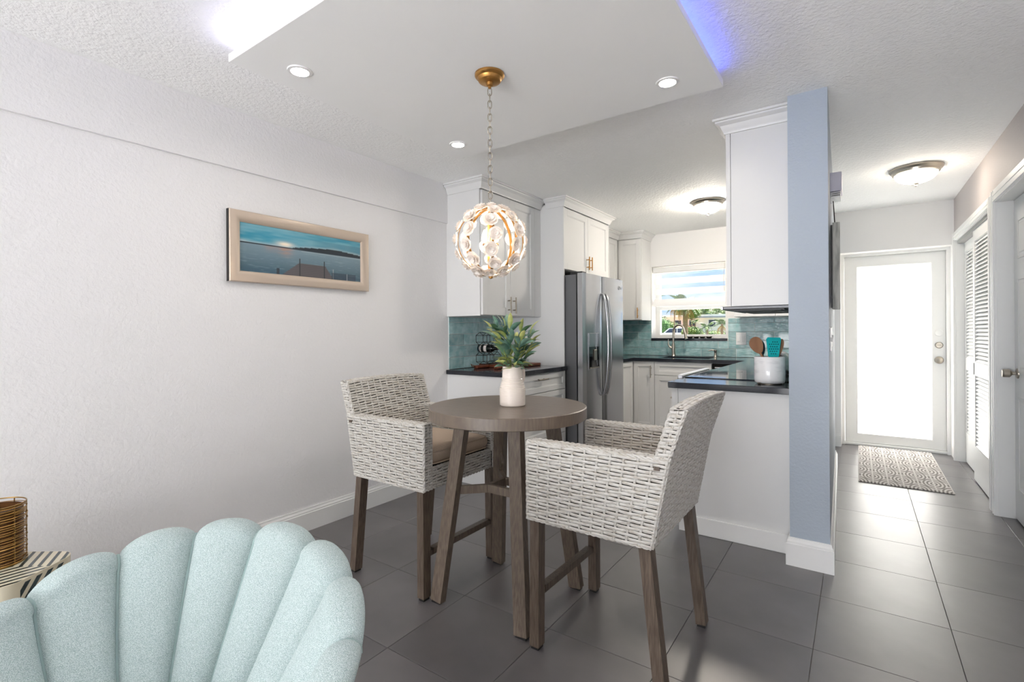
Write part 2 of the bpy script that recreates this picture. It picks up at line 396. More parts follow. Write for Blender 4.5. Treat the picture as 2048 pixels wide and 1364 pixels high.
# back wall with window opening and front-door recess
WX0, WX1, WZ0, WZ1 = -2.175, -1.285, 1.135, 2.05
DX0, DX1, DZ1 = -.152, .735, 2.03
wb = MB()
wb.box(XL-.12, WX0, YB, 6.56, 0, H); wb.box(WX0, WX1, YB, 6.56, 0, WZ0); wb.box(WX0, WX1, YB, 6.56, WZ1, H); wb.box(WX1, DX0, YB, 6.56, 0, H)
wb.box(DX0, DX1, YB, 6.56, DZ1, H); wb.box(DX1, 1.7, YB, 6.56, 0, H)
struct('wall_back', wb, 'wall_plain')
baseboard('baseboard_back', [(-.25, YB), (DX0-.002, YB)], h=.13)
# right wall with closet and bedroom-door openings
CY0, CY1, CZ1 = 4.645, 6.14, 2.055
EY0, EY1, EZ1 = 3.68, 4.484, 2.062
wr = MB()
for (a, b_, z0, z1) in ((2.70, EY0, 0, H), (EY0, EY1, EZ1, H), (EY1, CY0, 0, H), (CY0, CY1, CZ1, H), (CY1, YB, 0, H)):
    wr.box(XR, XR+.12, a, b_, z0, z1)
struct('wall_right', wr, 'wall_greige')
struct('wall_living', MB().box(XR, XR+.12, YN, 2.70, 0, H), 'wall_white')
struct('wall_closet', MB().box(1.6, 1.7, 2.6, YB, 0, H).box(XR+.12, 1.6, 2.6, 2.7, 0, H), 'wall_plain')
# rear wall of the living room: glazed opening on to daylight
rw = MB().box(XL-.12, -2.75, YN-.12, YN, 0, H).box(1.25, 1.7, YN-.12, YN, 0, H).box(-2.75, 1.25, YN-.12, YN, 2.25, H)
struct('wall_rear', rw, 'wall_white')
rg = struct('window_2', MB().box(-2.75, -2.69, YN-.08, YN-.02, 0, 2.25).box(1.19, 1.25, YN-.08, YN-.02, 0, 2.25).box(-.78, -.72, YN-.08, YN-.02, 0, 2.25).box(-2.69, 1.19, YN-.08, YN-.02, 2.19, 2.25).box(-2.69, 1.19, YN-.08, YN-.02, 0, .06), 'trim')

solo('bounce_rug', MB().box(-2.6, .55, -5.9, -.45, .0005, .012, .004), 'bounce_rug_cream', 'added cream rug behind the camera that bounces daylight to the ceiling', 'rug', loc=(-1, -3, .0005))  # unseen, added so daylight bounces up onto the ceiling
# ------------------------------------------------------------------ floating ceiling panel, LED, downlights
PZ0, PZ1 = 2.372, 2.406
fpx0, fpx1, fpy0, fpy1 = -2.165, -.513, 1.022, 2.472
cp = solo('ceiling_panel', MB().box(fpx0, fpx1, fpy0, fpy1, PZ0, PZ1, .002), 'panel_white', 'large square white floating ceiling panel above the dining table', 'ceiling panel')
part(cp, 'spacer', MB().box(fpx0+.35, fpx1-.35, fpy0+.35, fpy1-.35, PZ1, H), 'panel_white')
for nm, bx, mm, lb in (('led_strip', (fpx0+.05, fpx1-.05, fpy0+.035, fpy0+.055), 'led_white', 'pale white LED strip glowing above the near edge of the ceiling panel'),
                   ('led_strip', (fpx1-.045, fpx1-.025, fpy0+.05, fpy1-.03), 'led', 'blue LED strip glowing above the right edge of the ceiling panel')):
    solo(nm, MB().box(bx[0], bx[1], bx[2], bx[3], PZ1, PZ1+.008), mm, lb, 'led strip', loc=((bx[0]+bx[1])/2, (bx[2]+bx[3])/2, PZ1))
for (x, y, lb) in ((-1.988, 1.238, 'round recessed downlight at the left near corner of the ceiling panel'), (-.712, 2.273, 'round recessed downlight at the right corner of the ceiling panel'),
                   (-1.988, 2.277, 'round recessed downlight at the far corner of the ceiling panel beside the pendant chain'), (-.712, 1.238, 'round recessed downlight at the near right corner of the ceiling panel')):
    t = thing('recessed_light', lb, 'downlight', (x, y, PZ0), 'downlights in the ceiling panel')
    part(t, 'trim_ring', MB().lathe([(.036, -.001), (.037, -.006), (.05, -.005), (.052, 0)], (x, y, PZ0), 32, cap=False), 'plastic', 40)
    part(t, 'lens', MB().lathe([(0, -.004), (.036, -.003)], (x, y, PZ0), 32, cap=False), 'lamp_disc')

# ------------------------------------------------------------------ flush ceiling lamps
def flush(x, y, r, lb, dm='dome'):
    t = thing('flush_ceiling_light', lb, 'ceiling light', (x, y, H), 'flush ceiling lights')
    c = (x, y, H)
    part(t, 'rim', MB().lathe([(r, 0), (r, -.012), (r*.95, -.022), (r*.9, -.026), (r*.88, -.040), (r*.8, -.046), (r*.78, -.04)], c, 48, cap=False), 'nickel', 35)
    part(t, 'glass_dome', MB().lathe([(r*.8*math.cos(a), -.042-.075*math.sin(a)) for a in [R(k*9) for k in range(11)]], c, 48, cap=False), dm, 60)
    part(t, 'finial', MB().lathe([(.02, -.114), (.018, -.12), (.006, -.124), (.008, -.13), (.009, -.135), (0, -.143)], c, 16), 'nickel', 50)
flush(.365, 4.86, .165, 'brushed nickel flush ceiling light with glowing dome in the hallway')
flush(-1.165, 4.92, .150, 'brushed nickel flush ceiling light with glowing dome over the kitchen', 'dome_kitchen')

# ------------------------------------------------------------------ pendant globe of flowers
PCX, PCY, PCZ, PR = -1.335, 1.744, 1.632, .144
pend = thing('pendant_lamp', 'globe pendant lamp of white porcelain flowers on a long chain', 'pendant lamp', (PCX, PCY, PZ0))
cc = (PCX, PCY, PZ0)
part(pend, 'canopy', MB().lathe([(.066, 0), (.066, -.008), (.06, -.016), (.055, -.018), (.05, -.030), (.046, -.034), (.030, -.037), (.016, -.038), (.014, -.05), (.007, -.052), (.007, -.062), (0, -.062)], cc, 40), 'brass', 35)
lk = MB().tube([(.0085*math.cos(a), 0, .0135*math.sin(a)+(.005 if math.sin(a) > 0 else -.005)) for a in [2*math.pi*k/16 for k in range(16)]], .0022, 6, closed=True).mesh('chain_link', 60); lk.materials.append(MATS['nickel'])
zt, zb = PZ0-.062, PCZ+PR+.018; nl = int((zt-zb)/.0285)
for i in range(nl):
    o = link('chain_link', lk, None, pend); o.location = (0, 0, (zt-(i+.5)*(zt-zb)/nl)-PZ0); o.rotation_euler = (0, 0, R(35)+(math.pi/2 if i % 2 else 0))
part(pend, 'stem', MB().tube([(PCX, PCY, PCZ+PR+.022), (PCX, PCY, PCZ+PR-.008)], .004, 10), 'brass', 40)
nh = 8; PA0 = math.atan2(-PCY, -PCX)+R(4)
for k in range(nh):
    a = math.pi*k/nh*2+PA0
    # flat brass hoop: half a meridian
    prof = [R(-86+172*j/28) for j in range(29)]
    mb = MB()
    def hp(u, v, a=a):
        t = R(-86+172*u); rr = PR+(.0 if v in (0, 1) else 0); wv = [(-.006, .0015), (.006, .0015), (.006, -.0015), (-.006, -.0015)][int(round(v*4)) % 4]
        rad = rr+wv[1]; p = Vector((math.cos(a)*math.cos(t), math.sin(a)*math.cos(t), math.sin(t)))*rad + Vector((-math.sin(a), math.cos(a), 0))*wv[0]
        return (PCX+p.x, PCY+p.y, PCZ+p.z)
    mb.grid(hp, 28, 4, cv=True)
    part(pend, 'hoop', mb, 'brass', 40)
part(pend, 'finial', MB().lathe([(.022, -PR+.006), (.022, -PR+.001), (.010, -PR-.002), (.006, -PR-.006), (.010, -PR-.012), (.009, -PR-.02), (0, -PR-.024)], (PCX, PCY, PCZ), 20), 'brass', 45)
part(pend, 'top_cap', MB().lathe([(.006, PR+.012), (.02, PR+.006), (.022, PR-.004), (0, PR-.004)], (PCX, PCY, PCZ), 20), 'brass', 45)
# flower: three whorls of toothed petals
def flower(seed):
    rnd = random.Random(seed); mb = MB()
    for (np_, rad, lift, z) in ((8, .031, .006, 0), (7, .022, .011, .004), (5, .013, .012, .008)):
        for i in range(np_):
            a = 2*math.pi*i/np_+rnd.random()*.3; w = rad*.55
            pts = []
            for (t, ww, zz) in ((.08, .2, 0), (.5, .8, .35), (.8, 1, .7), (.95, .65, 1), (1.02, .25, 1.0)):
                for sgn in (-1, 0, 1):
                    x = rad*t; y = sgn*w*ww*(1.0 if zz < .9 else .9); h_ = z+lift*zz+(.002 if sgn else -.001)
                    pts.append((x*math.cos(a)-y*math.sin(a), x*math.sin(a)+y*math.cos(a), h_))
            mb.add(pts, [(3*j+k, 3*j+k+1, 3*j+k+4, 3*j+k+3) for j in range(4) for k in range(2)])
    mb.lathe([(.004, .006), (.004, .010), (0, .013)], n=6)
    me = mb.mesh('flower', 60); me.materials.append(MATS['petal']); return me
FL = [flower(i) for i in range(3)]
fi = 0
for k in range(nh):
    a = math.pi*k/nh*2+PA0
    for j, t in enumerate((-66, -42, -18, 6, 30, 54)):
        tt = R(t+(6 if k % 2 else -4)); n = Vector((math.cos(a)*math.cos(tt), math.sin(a)*math.cos(tt), math.sin(tt)))
        o = link('flower', FL[fi % 3], None, pend); fi += 1
        o.location = Vector((0, 0, PCZ-PZ0))+n*(PR+.002)+Vector((-math.sin(a), math.cos(a), 0))*(.010 if j % 2 else -.010)
        o.rotation_euler = n.to_track_quat('Z', 'Y').to_euler()
        s_ = random.uniform(.92, 1.12); o.scale = (s_, s_, s_)
for i in range(5):
    a = 2*math.pi*i/5+.4; n = Vector((math.cos(a)*.35, math.sin(a)*.35, .94)); o = link('flower', FL[i % 3], None, pend)
    o.location = Vector((0, 0, PCZ-PZ0))+n*(PR+.002); o.rotation_euler = n.to_track_quat('Z', 'Y').to_euler()
for i in range(3):
    a = 2*math.pi*i/3; part(pend, 'bulb', MB().lathe([(0, -.03), (.010, -.024), (.013, -.01), (.009, .01), (.004, .024), (0, .03)], (PCX+.03*math.cos(a), PCY+.03*math.sin(a), PCZ+.02), 12), 'bulb', 60)
part(pend, 'lamp_holder', MB().tube([(PCX, PCY, PCZ+PR), (PCX, PCY, PCZ-.01)], .005, 8).lathe([(0, -.02), (.036, -.018), (.036, -.012), (0, -.01)], (PCX, PCY, PCZ), 16), 'brass', 40)
pl = bpy.data.lights.new('pendant_glow', 'POINT'); pl.energy = 3.5; pl.color = (1, .87, .7); pl.shadow_soft_size = .05
plo = bpy.data.objects.new('pendant_glow', pl); COL.objects.link(plo); plo.parent = pend; plo.location = (0, 0, PCZ-PZ0)

# ------------------------------------------------------------------ framed picture
pic = thing('framed_picture', 'wide champagne framed print of a dusky lake and dock on the white wall', 'picture', (XL, 1.785, 1.515))
py0, py1, pz0, pz1 = 1.318, 2.252, 1.516, 1.912; fwid = .062
fr = MB()
prof = [(0, .0), (0, .026), (.004, .030), (.028, .034), (.050, .026), (fwid, .016), (fwid, 0)]
crn = [(py0, pz0, 1, 1), (py1, pz0, -1, 1), (py1, pz1, -1, -1), (py0, pz1, 1, -1)]; m_ = len(prof)
fr.add([(XL+.001+d, y+sy*o, z+sz*o) for (y, z, sy, sz) in crn for (o, d) in prof], [(i*m_+k, i*m_+k+1, ((i+1) % 4)*m_+k+1, ((i+1) % 4)*m_+k) for i in range(4) for k in range(m_-1)])
part(pic, 'frame', fr, 'frame_champagne', 30)
part(pic, 'backing', MB().box(XL+.001, XL+.010, py0+.004, py1-.004, pz0+.004, pz1-.004).box(XL+.001, XL+.024, py0-.0025, py0-.0002, pz0, pz1), 'black')
iy0, iy1, iz0, iz1 = py0+fwid-.002, py1-fwid+.002, pz0+fwid-.002, pz1-fwid+.002
def vnoise(x, y, s=0):
    def h(i, j): return (math.sin(i*127.1+j*311.7+s*17.3)*43758.5453) % 1.0
    i, j = math.floor(x), math.floor(y); fx, fy = x-i, y-j; fx = fx*fx*(3-2*fx); fy = fy*fy*(3-2*fy)
    return (h(i, j)*(1-fx)+h(i+1, j)*fx)*(1-fy)+(h(i, j+1)*(1-fx)+h(i+1, j+1)*fx)*fy
def mixc(a, b, t): t = max(0, min(1, t)); return tuple(a[k]+(b[k]-a[k])*t for k in range(3))
def lake(u, v):
    hz = .60; hill = hz+.012+.004*vnoise(u*60, 0)+(.0 if u < .38 else .10*max(0, math.sin((u-.38)/.62*math.pi*.9))**.8*(.8+.2*vnoise(u*8, 3)))
    hz2 = hz-.012
    if v > hill:
        n = .6*vnoise(u*6, v*14, 1)+.4*vnoise(u*15, v*30, 2); c = mixc((.05, .30, .42), (.25, .50, .58), n*1.3-.2)
        c = mixc(c, (.10, .25, .32), max(0, min(1, (u-.35)*1.6))*(.9 if .63 < v < .86 else .25))
        c = mixc(c, (.72, .72, .70), max(0, 1-(v-hill)/.06)*(.75 if u < .36 else .4)*(.4+.6*vnoise(u*12, v*9, 5)))
        s = math.exp(-((u-.33)/.06)**2-((v-.67)/.05)**2); return mixc(c, (.95, .85, .70), s*1.1)
    if v > hz2: return (.035, .045, .055)
    n = .5*vnoise(u*10, v*70, 7)+.5*vnoise(u*26, v*120, 8); t = (hz2-v)/hz2
    c = mixc((.22, .31, .36), (.07, .13, .17), t*1.1); c = mixc(c, (.30, .40, .45), (n-.62)*1.6)
    c = mixc(c, (.40, .27, .22), math.exp(-((u-.33)/.05)**2)*max(0, 1-t*2.6)*n*2.2+math.exp(-((u-.22)/.05)**2)*max(0, 1-t*3.5)*n)
    # dock and posts
    dl, dr = .30+(.44-.30)*(v/.30), .74+(.66-.74)*(v/.30)
    if v < .30 and dl < u < dr: c = mixc((.10, .09, .10), (.14, .13, .13), .5+.5*math.sin(v*160))
    if v < .40 and (abs(u-.445) < .004 or abs(u-.655) < .004): c = (.04, .045, .05)
    if v < .14 and .265 < u < .285: c = (.05, .06, .07)
    if v < .24 and abs(u-.735) < .003: c = (.45, .47, .48)
    if v < .16 and .72 < u < .95: c = mixc(c, (.04, .05, .07), .6)
    if v < .17 and (abs(u-.865) < .004): c = (.42, .46, .50)
    if u > .46 and abs(v-(hz2-.02)) < .006: c = (.34, .42, .47)
    return c
nu, nv = 230, 76
pg = MB().grid(lambda u, v: (XL+.0135, iy0+(iy1-iy0)*u, iz0+(iz1-iz0)*v), nu, nv)
pr_ = part(pic, 'print', pg, 'print')
ca = pr_.data.color_attributes.new('print', 'FLOAT_COLOR', 'POINT')
for i in range(nu+1):
    for j in range(nv+1): ca.data[i*(nv+1)+j].color = lake(i/nu, j/nv)+(1,)

# ------------------------------------------------------------------ dining table
TCX, TCY, TZ, TR = -1.345, 1.880, .887, .366
tab = thing('bar_table', 'round brown wood-look bar table with four splayed legs', 'table', (TCX, TCY, 0))
tt = MB().lathe([(0, TZ), (TR-.004, TZ), (TR, TZ-.003), (TR, TZ-.050), (TR-.004, TZ-.053), (TR-.02, TZ-.053), (TR-.02, TZ-.02), (0, TZ-.02)], (TCX, TCY, 0), 96)
part(tab, 'tabletop', tt, 'table_top', 35)
lt, lb_ = .145, .232
for sx in (-1, 1):
    for sy in (-1, 1):
        p = Vector((TCX+sx*lb_, TCY+sy*lb_, .008)); q = Vector((TCX+sx*lt, TCY+sy*lt, TZ-.028))
        lg = part(tab, 'leg', MB().bar(p, q, .036, .062, upv=(sx*.0+1*(1 if sx*sy > 0 else 1), 0, 0)), 'wood_leg')
        part(lg, 'foot', MB().bar(p-Vector((0, 0, .008)), p+Vector((0, 0, .003)), .03, .05, upv=(1, 0, 0)), 'black')
zs = .505; k = lb_+(lt-lb_)*(zs/TZ); rg_ = .066
for sx in (-1, 1):
    for sy in (-1, 1): part(tab, 'stretcher', MB().bar((TCX+sx*(k-.006), TCY+sy*(k-.006), zs), (TCX+sx*rg_, TCY+sy*rg_, zs), .02, .036), 'wood_leg')
rb = MB()
for (a, b_) in (((-1, -1), (1, -1)), ((1, -1), (1, 1)), ((1, 1), (-1, 1)), ((-1, 1), (-1, -1))): rb.bar((TCX+a[0]*rg_, TCY+a[1]*rg_, zs), (TCX+b_[0]*rg_, TCY+b_[1]*rg_, zs), .018, .036)
part(tab, 'stretcher_ring', rb, 'wood_leg')
br = MB().tube([(TCX-k*.92, TCY+k*.92, zs-.005), (TCX-k*.75, TCY+k*.78, zs+.06), (TCX-k*.86, TCY+k*.86, zs+.11)], .009, 8)
part(tab, 'brace', br, 'wood_leg', 40)

# ------------------------------------------------------------------ wicker chairs
def weave(mb, surf, W_, H_, pitch=.0122, stake=.0435, amp=.0032, flat=.0042):
    """flat strands woven over and under stakes on a surface; surf(u,v) -> (point, normal, u-direction), u,v in metres"""
    rows = max(2, int(H_/pitch)); ns = max(2, int(round(W_/stake))); st = W_/ns; hw = H_/rows*.445
    steps = (0, .14, .28, .5, .72, .86)
    for r in range(rows):
        v = (r+.5)*H_/rows; ph = r % 2; base = len(mb.v); cnt = 0
        us = [k_+f for k_ in range(ns) for f in steps]+[ns]
        for x in us:
            k_ = round(x); dip = math.exp(-((x-k_)/.17)**2); under = (k_+ph) % 2
            o = amp*(.55-(1.75*dip if under else -.45*dip)); u = x*st
            p, nn, ud = surf(u, v+.0011*math.sin(x*1.9+r*1.7)); vd = nn.cross(ud); c = p+nn*(o+.003)
            for (a, b) in ((-1, -.35), (-.72, .55), (0, .75), (.72, .55), (1, -.35)):
                q = c+vd*(a*hw)+nn*(b*flat*.6); mb.v.append((q.x, q.y, q.z))
            cnt += 1
        for i in range(cnt-1):
            for k_ in range(4): a = base+i*5+k_; mb.f.append((a, a+5, a+6, a+1))
    for s_ in range(ns+1):
        u = min(max(W_*s_/ns, .002), W_-.002); base = len(mb.v); m = rows*2
        for j in range(m+1):
            p, nn, ud = surf(u, H_*j/m); c = p+nn*(.0042-.0016*math.cos(math.pi*(s_+j/2-.5)))
            for (a, b) in ((-1, -.5), (-.6, .5), (.6, .5), (1, -.5)):
                q = c+ud*(a*.0044)+nn*(b*.0030); mb.v.append((q.x, q.y, q.z))
        for j in range(m):
            for k_ in range(3): a = base+j*4+k_; mb.f.append((a, a+1, a+5, a+4))
def flat_surf(o, ud, vd, nrm):
    o, ud, vd, nrm = Vector(o), Vector(ud).normalized(), Vector(vd).normalized(), Vector(nrm).normalized()
    return lambda u, v: (o+ud*u+vd*v, nrm, ud)
def rope_edge(mb, path, r=.0075, turns=60):
    P = [Vector(p) for p in path]
    for ph in (0, math.pi):
        pts = []; L_ = [0]
        for a, b in zip(P, P[1:]): L_.append(L_[-1]+(b-a).length)
        tot = L_[-1]; n = max(12, int(tot/.008))
        for i in range(n+1):
            d = tot*i/n; k_ = 0
            while k_ < len(P)-2 and L_[k_+1] < d: k_ += 1
            f = (d-L_[k_])/max(1e-6, L_[k_+1]-L_[k_]); p = P[k_].lerp(P[k_+1], f); t = (P[k_+1]-P[k_]).normalized()
            a = t.cross(Vector((.3, .5, .81))).normalized(); b = t.cross(a); an = d*turns*2.2+ph
            pts.append(p+(a*math.cos(an)+b*math.sin(an))*r*.55)
        mb.tube(pts, r*.72, 5)
CW = .277   # half width
def xr(z):  # rear outer line of the chair
    return -.205-(z-.5)*.19 if z < .8 else -.262-(z-.8)*.33
AX, AZ0, AZ1, BZ = .286, .503, .803, .972
def build_chair(label):
    t = thing('wicker_bar_chair', label, 'chair', (0, 0, 0), 'wicker bar chairs at the round table')
    th = .048
    for s in (-1, 1):
        mb = MB(); yo = s*CW; yi = s*(CW-th)
        # outer and inner faces (ruled, rear edge leans)
        def outer(u, v, s=s, yo=yo):
            z = AZ0+v; x0, x1 = xr(z), AX; x = x0+(x1-x0)*u/.5; return Vector((x, yo, z)), Vector((0, s, 0)), Vector((1, 0, 0))
        def inner(u, v, s=s, yi=yi):
            z = AZ0+.09+v; x0, x1 = xr(z)+.04, AX; x = x0+(x1-x0)*u/.5; return Vector((x, yi, z)), Vector((0, -s, 0)), Vector((1, 0, 0))
        weave(mb, outer, .5, AZ1-AZ0, stake=.0435)
        weave(mb, inner, .5, AZ1-AZ0-.09, stake=.0435)
        weave(mb, flat_surf((AX, yo if s < 0 else yi, AZ0), (0, 1, 0), (0, 0, 1), (1, 0, 0)), th, AZ1-AZ0, stake=.024)
        def topf(u, v, s=s):
            x = xr(AZ1)+u; return Vector((x, min(yo, yi)+v, AZ1)), Vector((0, 0, 1)), Vector((1, 0, 0))
        weave(mb, topf, AX-xr(AZ1), th, pitch=.012, stake=.0435)
        for yy in (yo, yi): rope_edge(mb, [(xr(AZ1), yy, AZ1+.001), (AX, yy, AZ1+.001)], .006)
        rope_edge(mb, [(AX, yo, AZ1), (AX, yo, AZ0)], .006); rope_edge(mb, [(xr(AZ0), yo, AZ0+.002), (AX, yo, AZ0+.002)], .006)
        w = part(t, 'arm', mb, 'wicker', 60)
        part(w, 'arm_core', MB().add([(xr(AZ0)+.01, yo-s*.006, AZ0+.004), (AX-.006, yo-s*.006, AZ0+.004), (AX-.006, yo-s*.006, AZ1-.005), (xr(AZ1)+.01, yo-s*.006, AZ1-.005),
             (xr(AZ0)+.01, yi+s*.006, AZ0+.004), (AX-.006, yi+s*.006, AZ0+.004), (AX-.006, yi+s*.006, AZ1-.005), (xr(AZ1)+.01, yi+s*.006, AZ1-.005)],
             [(0, 1, 2, 3), (7, 6, 5, 4), (0, 4, 5, 1), (1, 5, 6, 2), (2, 6, 7, 3), (3, 7, 4, 0)]), 'wicker_core')
        part(w, 'screw_plate', MB().box(xr(AZ1)+.025, xr(AZ1)+.045, yo+s*.008, yo+s*.0115, AZ1-.032, AZ1-.020), 'wood_leg_dark')
    # backrest: rear face full height, front face above the seat, rolled sides
    mb = MB(); bt = .045; yw = CW-.004
    ztop = lambda y: BZ+.010*(1-(y/yw)**2)
    def rear(u, v):
        z = AZ0+(BZ-AZ0)*v/.47; y = -yw+u; return Vector((xr(z), y, z+.010*(1-(y/yw)**2)*v/.47)), Vector((-1, 0, -.2)).normalized(), Vector((0, 1, 0))
    def front(u, v):
        z = .60+(BZ-.60)*v/.37; y = -yw+u; return Vector((xr(z)+bt, y, z+.010*(1-(y/yw)**2)*v/.37)), Vector((1, 0, .2)).normalized(), Vector((0, 1, 0))
    weave(mb, rear, 2*yw, .47, stake=.0435); weave(mb, front, 2*yw, .37, stake=.0435)
    for s in (-1, 1):
        def side(u, v, s=s):
            z = AZ1+(BZ-AZ1)*v/.17; return Vector((xr(z)+u, s*yw, z)), Vector((0, s, 0)), Vector((1, 0, 0))
        weave(mb, side, bt, .17, stake=.0225)
    def topb(u, v):
        y = -yw+u; return Vector((xr(BZ)+v, y, ztop(y))), Vector((0, 0, 1)), Vector((0, 1, 0))
    weave(mb, topb, 2*yw, bt, pitch=.012, stake=.0435)
    for dx in (0, bt):
        rope_edge(mb, [(xr(BZ)+dx, -yw+2*yw*i/8, ztop(-yw+2*yw*i/8)) for i in range(9)], .0065)
        for s in (-1, 1): rope_edge(mb, [(xr(AZ1)+dx, s*yw, AZ1), (xr(BZ)+dx, s*yw, BZ)], .006)
    for s in (-1, 1): rope_edge(mb, [(xr(AZ0), s*yw, AZ0), (xr(AZ1), s*yw, AZ1)], .006)
    b = part(t, 'backrest', mb, 'wicker', 60)
    cv = []
    for z in (AZ0+.004, AZ1, BZ-.004):
        for (dx, y) in ((.008, -yw+.008), (bt-.008, -yw+.008), (bt-.008, yw-.008), (.008, yw-.008)): cv.append((xr(z)+dx, y, z))
    part(b, 'backrest_core', MB().add(cv, [(3, 2, 1, 0), (8, 9, 10, 11)]+[(i*4+k_, i*4+(k_+1) % 4, (i+1)*4+(k_+1) % 4, (i+1)*4+k_) for i in range(2) for k_ in range(4)]), 'wicker_core')
    # front apron and seat deck
    mb = MB(); wi = CW-th
    weave(mb, flat_surf((AX-.012, -wi, AZ0), (0, 1, 0), (0, 0, 1), (1, 0, 0)), 2*wi, .095, stake=.0435)
    rope_edge(mb, [(AX-.010, -wi, AZ0+.002), (AX-.010, wi, AZ0+.002)], .006); rope_edge(mb, [(AX-.010, -wi, AZ0+.095), (AX-.010, wi, AZ0+.095)], .006)
    a = part(t, 'apron', mb, 'wicker', 60)
    part(a, 'seat_deck', MB().box(xr(.58)+bt, AX-.018, -wi, wi, AZ0+.006, AZ0+.088), 'wicker_core')
    # cushion
    x0, x1, z0, z1 = xr(.65)+bt+.004, AX-.004, .600, .688
    def cush(u, v):
        a = 2*math.pi*u; c_, s_ = math.cos(a), math.sin(a); ex = .16
        cx_, cy_ = (x0+x1)/2, 0; hx, hy = (x1-x0)/2, wi-.004; sq = lambda q: math.copysign(abs(q)**ex, q)
        ph = -math.pi/2+math.pi*v; rr = (math.cos(ph))**.28 if abs(v-.5) < .4999 else 0; zz = math.copysign(abs(math.sin(ph))**.9, math.sin(ph))
        puff = 1-.10*abs(math.sin(a*2))*rr
        return (cx_+hx*sq(c_)*rr, cy_+hy*sq(s_)*rr, (z0+z1)/2+(z1-z0)/2*zz*(1 if rr < .85 else 1))
    c = part(t, 'cushion', MB().grid(cush, 96, 22, cu=True), 'cushion', 70)
    def cedge(f, o=.0): return [((x0+x1)/2+((x1-x0)/2+o)*math.copysign(abs(math.cos(a))**.16, math.cos(a)), (wi-.004+o)*math.copysign(abs(math.sin(a))**.16, math.sin(a)), f) for a in [2*math.pi*i/96 for i in range(96)]]
    part(c, 'cushion_piping', MB().tube(cedge(.668, -.010), .004, 6, closed=True).tube(cedge(.614, -.008), .004, 6, closed=True), 'cushion', 70)
    # legs with feet, foot rail
    lx = {1: (AX-.030, AX-.026), -1: (xr(AZ0)+.032, -.232)}
    for fx in (1, -1):
        for s in (-1, 1):
            p = Vector((lx[fx][1], s*(CW-.022), .012)); q = Vector((lx[fx][0], s*(CW-.026), AZ0+.05))
            lg = part(t, 'leg', MB().bar(p, q, .040, .046, upv=(0, 1, 0)), 'wood_leg_dark')
            part(lg, 'foot', MB().bar(p-Vector((0, 0, .012)), p+Vector((0, 0, .002)), .032, .036, upv=(0, 1, 0)), 'black')
    xx = lx[1][1]+.002
    fr_ = part(t, 'foot_rail', MB().bar((xx, -CW+.042, .205), (xx, CW-.042, .205), .022, .024).bar((xx, -CW+.07, .212), (xx, CW-.07, .212), .030, .026), 'wood_leg_dark')
    for s in (-1, 1): part(fr_, 'bracket', MB().box(xx-.012, xx+.012, s*(CW-.046), s*(CW-.040), .185, .250), 'black')
    return t
chair = build_chair('grey wicker bar chair with tan seat cushion beside the white wall')
def copy_tree(o, parent=None):
    c = o.copy(); COL.objects.link(c); c.parent = parent
    for ch in list(o.children): copy_tree(ch, c)
    return c
chair2 = copy_tree(chair)
chair.location = (-1.903, 1.882, 0)
chair2.location = (-.772, 1.885, 0); chair2.rotation_euler = (0, 0, math.pi)
chair2['label'] = 'grey wicker bar chair seen from behind, nearest the blue grey column'

# ------------------------------------------------------------------ vase and plant
VX, VY, VZ = -1.318, 1.882, TZ
vase = thing('jug_vase', 'ribbed cream ceramic jug vase on the round table', 'vase', (VX, VY, VZ))
pf = [(0, .0), (.056, .0)]
zz = .002
for i in range(26):
    z = .004+i*.0068; base = .0605 if z < .075 else .0605-(z-.075)/.05*.0125 if z < .125 else .048-(z-.125)*.05
    if z < .075: base = .0605-.001*(1-z/.075)
    e_ = .0004 if z > .13 else .0009; pf += [(base-e_, z), (base+.0004, z+.0024), (base+.0004, z+.0044)]
pf += [(.0455, .181), (.043, .182), (.042, .178), (.040, .10), (0, .10)]
part(vase, 'body', MB().lathe(pf, (VX, VY, VZ), 56), 'ceramic', 75)
hd = (rt*.78+fw*.62).normalized()
part(vase, 'handle', MB().tube([(VX+hd.x*a, VY+hd.y*a, VZ+b) for a, b in ((.044, .172), (.056, .174), (.065, .160), (.067, .135), (.063, .112), (.055, .098))], [.007, .008, .009, .009, .008, .007], 10), 'ceramic', 60)
plant = thing('olive_branches', 'bunch of artificial green olive leaves standing in the cream vase', 'plant', (VX, VY, VZ+.10))
LEAF = []
for li, (mn, L_, w_) in enumerate((('dl1', .078, .0138), ('dl2', .074, .0128), ('dl3', .082, .0150))):
    mb = MB()
    def lf(u, v, L_=L_, w_=w_):
        w = w_*math.sin(math.pi*min(1, u*.94+.04))**.75*(1-.12*u); s = v*2-1
        return (L_*u, s*w, .004*abs(s)*math.sin(math.pi*u)+.012*math.sin(u*1.9)-.016*u*u)
    mb.grid(lf, 9, 4); me = mb.mesh('leaf', 70); me.materials.append(MATS[mn]); LEAF.append(me)
rnd = random.Random(12)
nst = 15
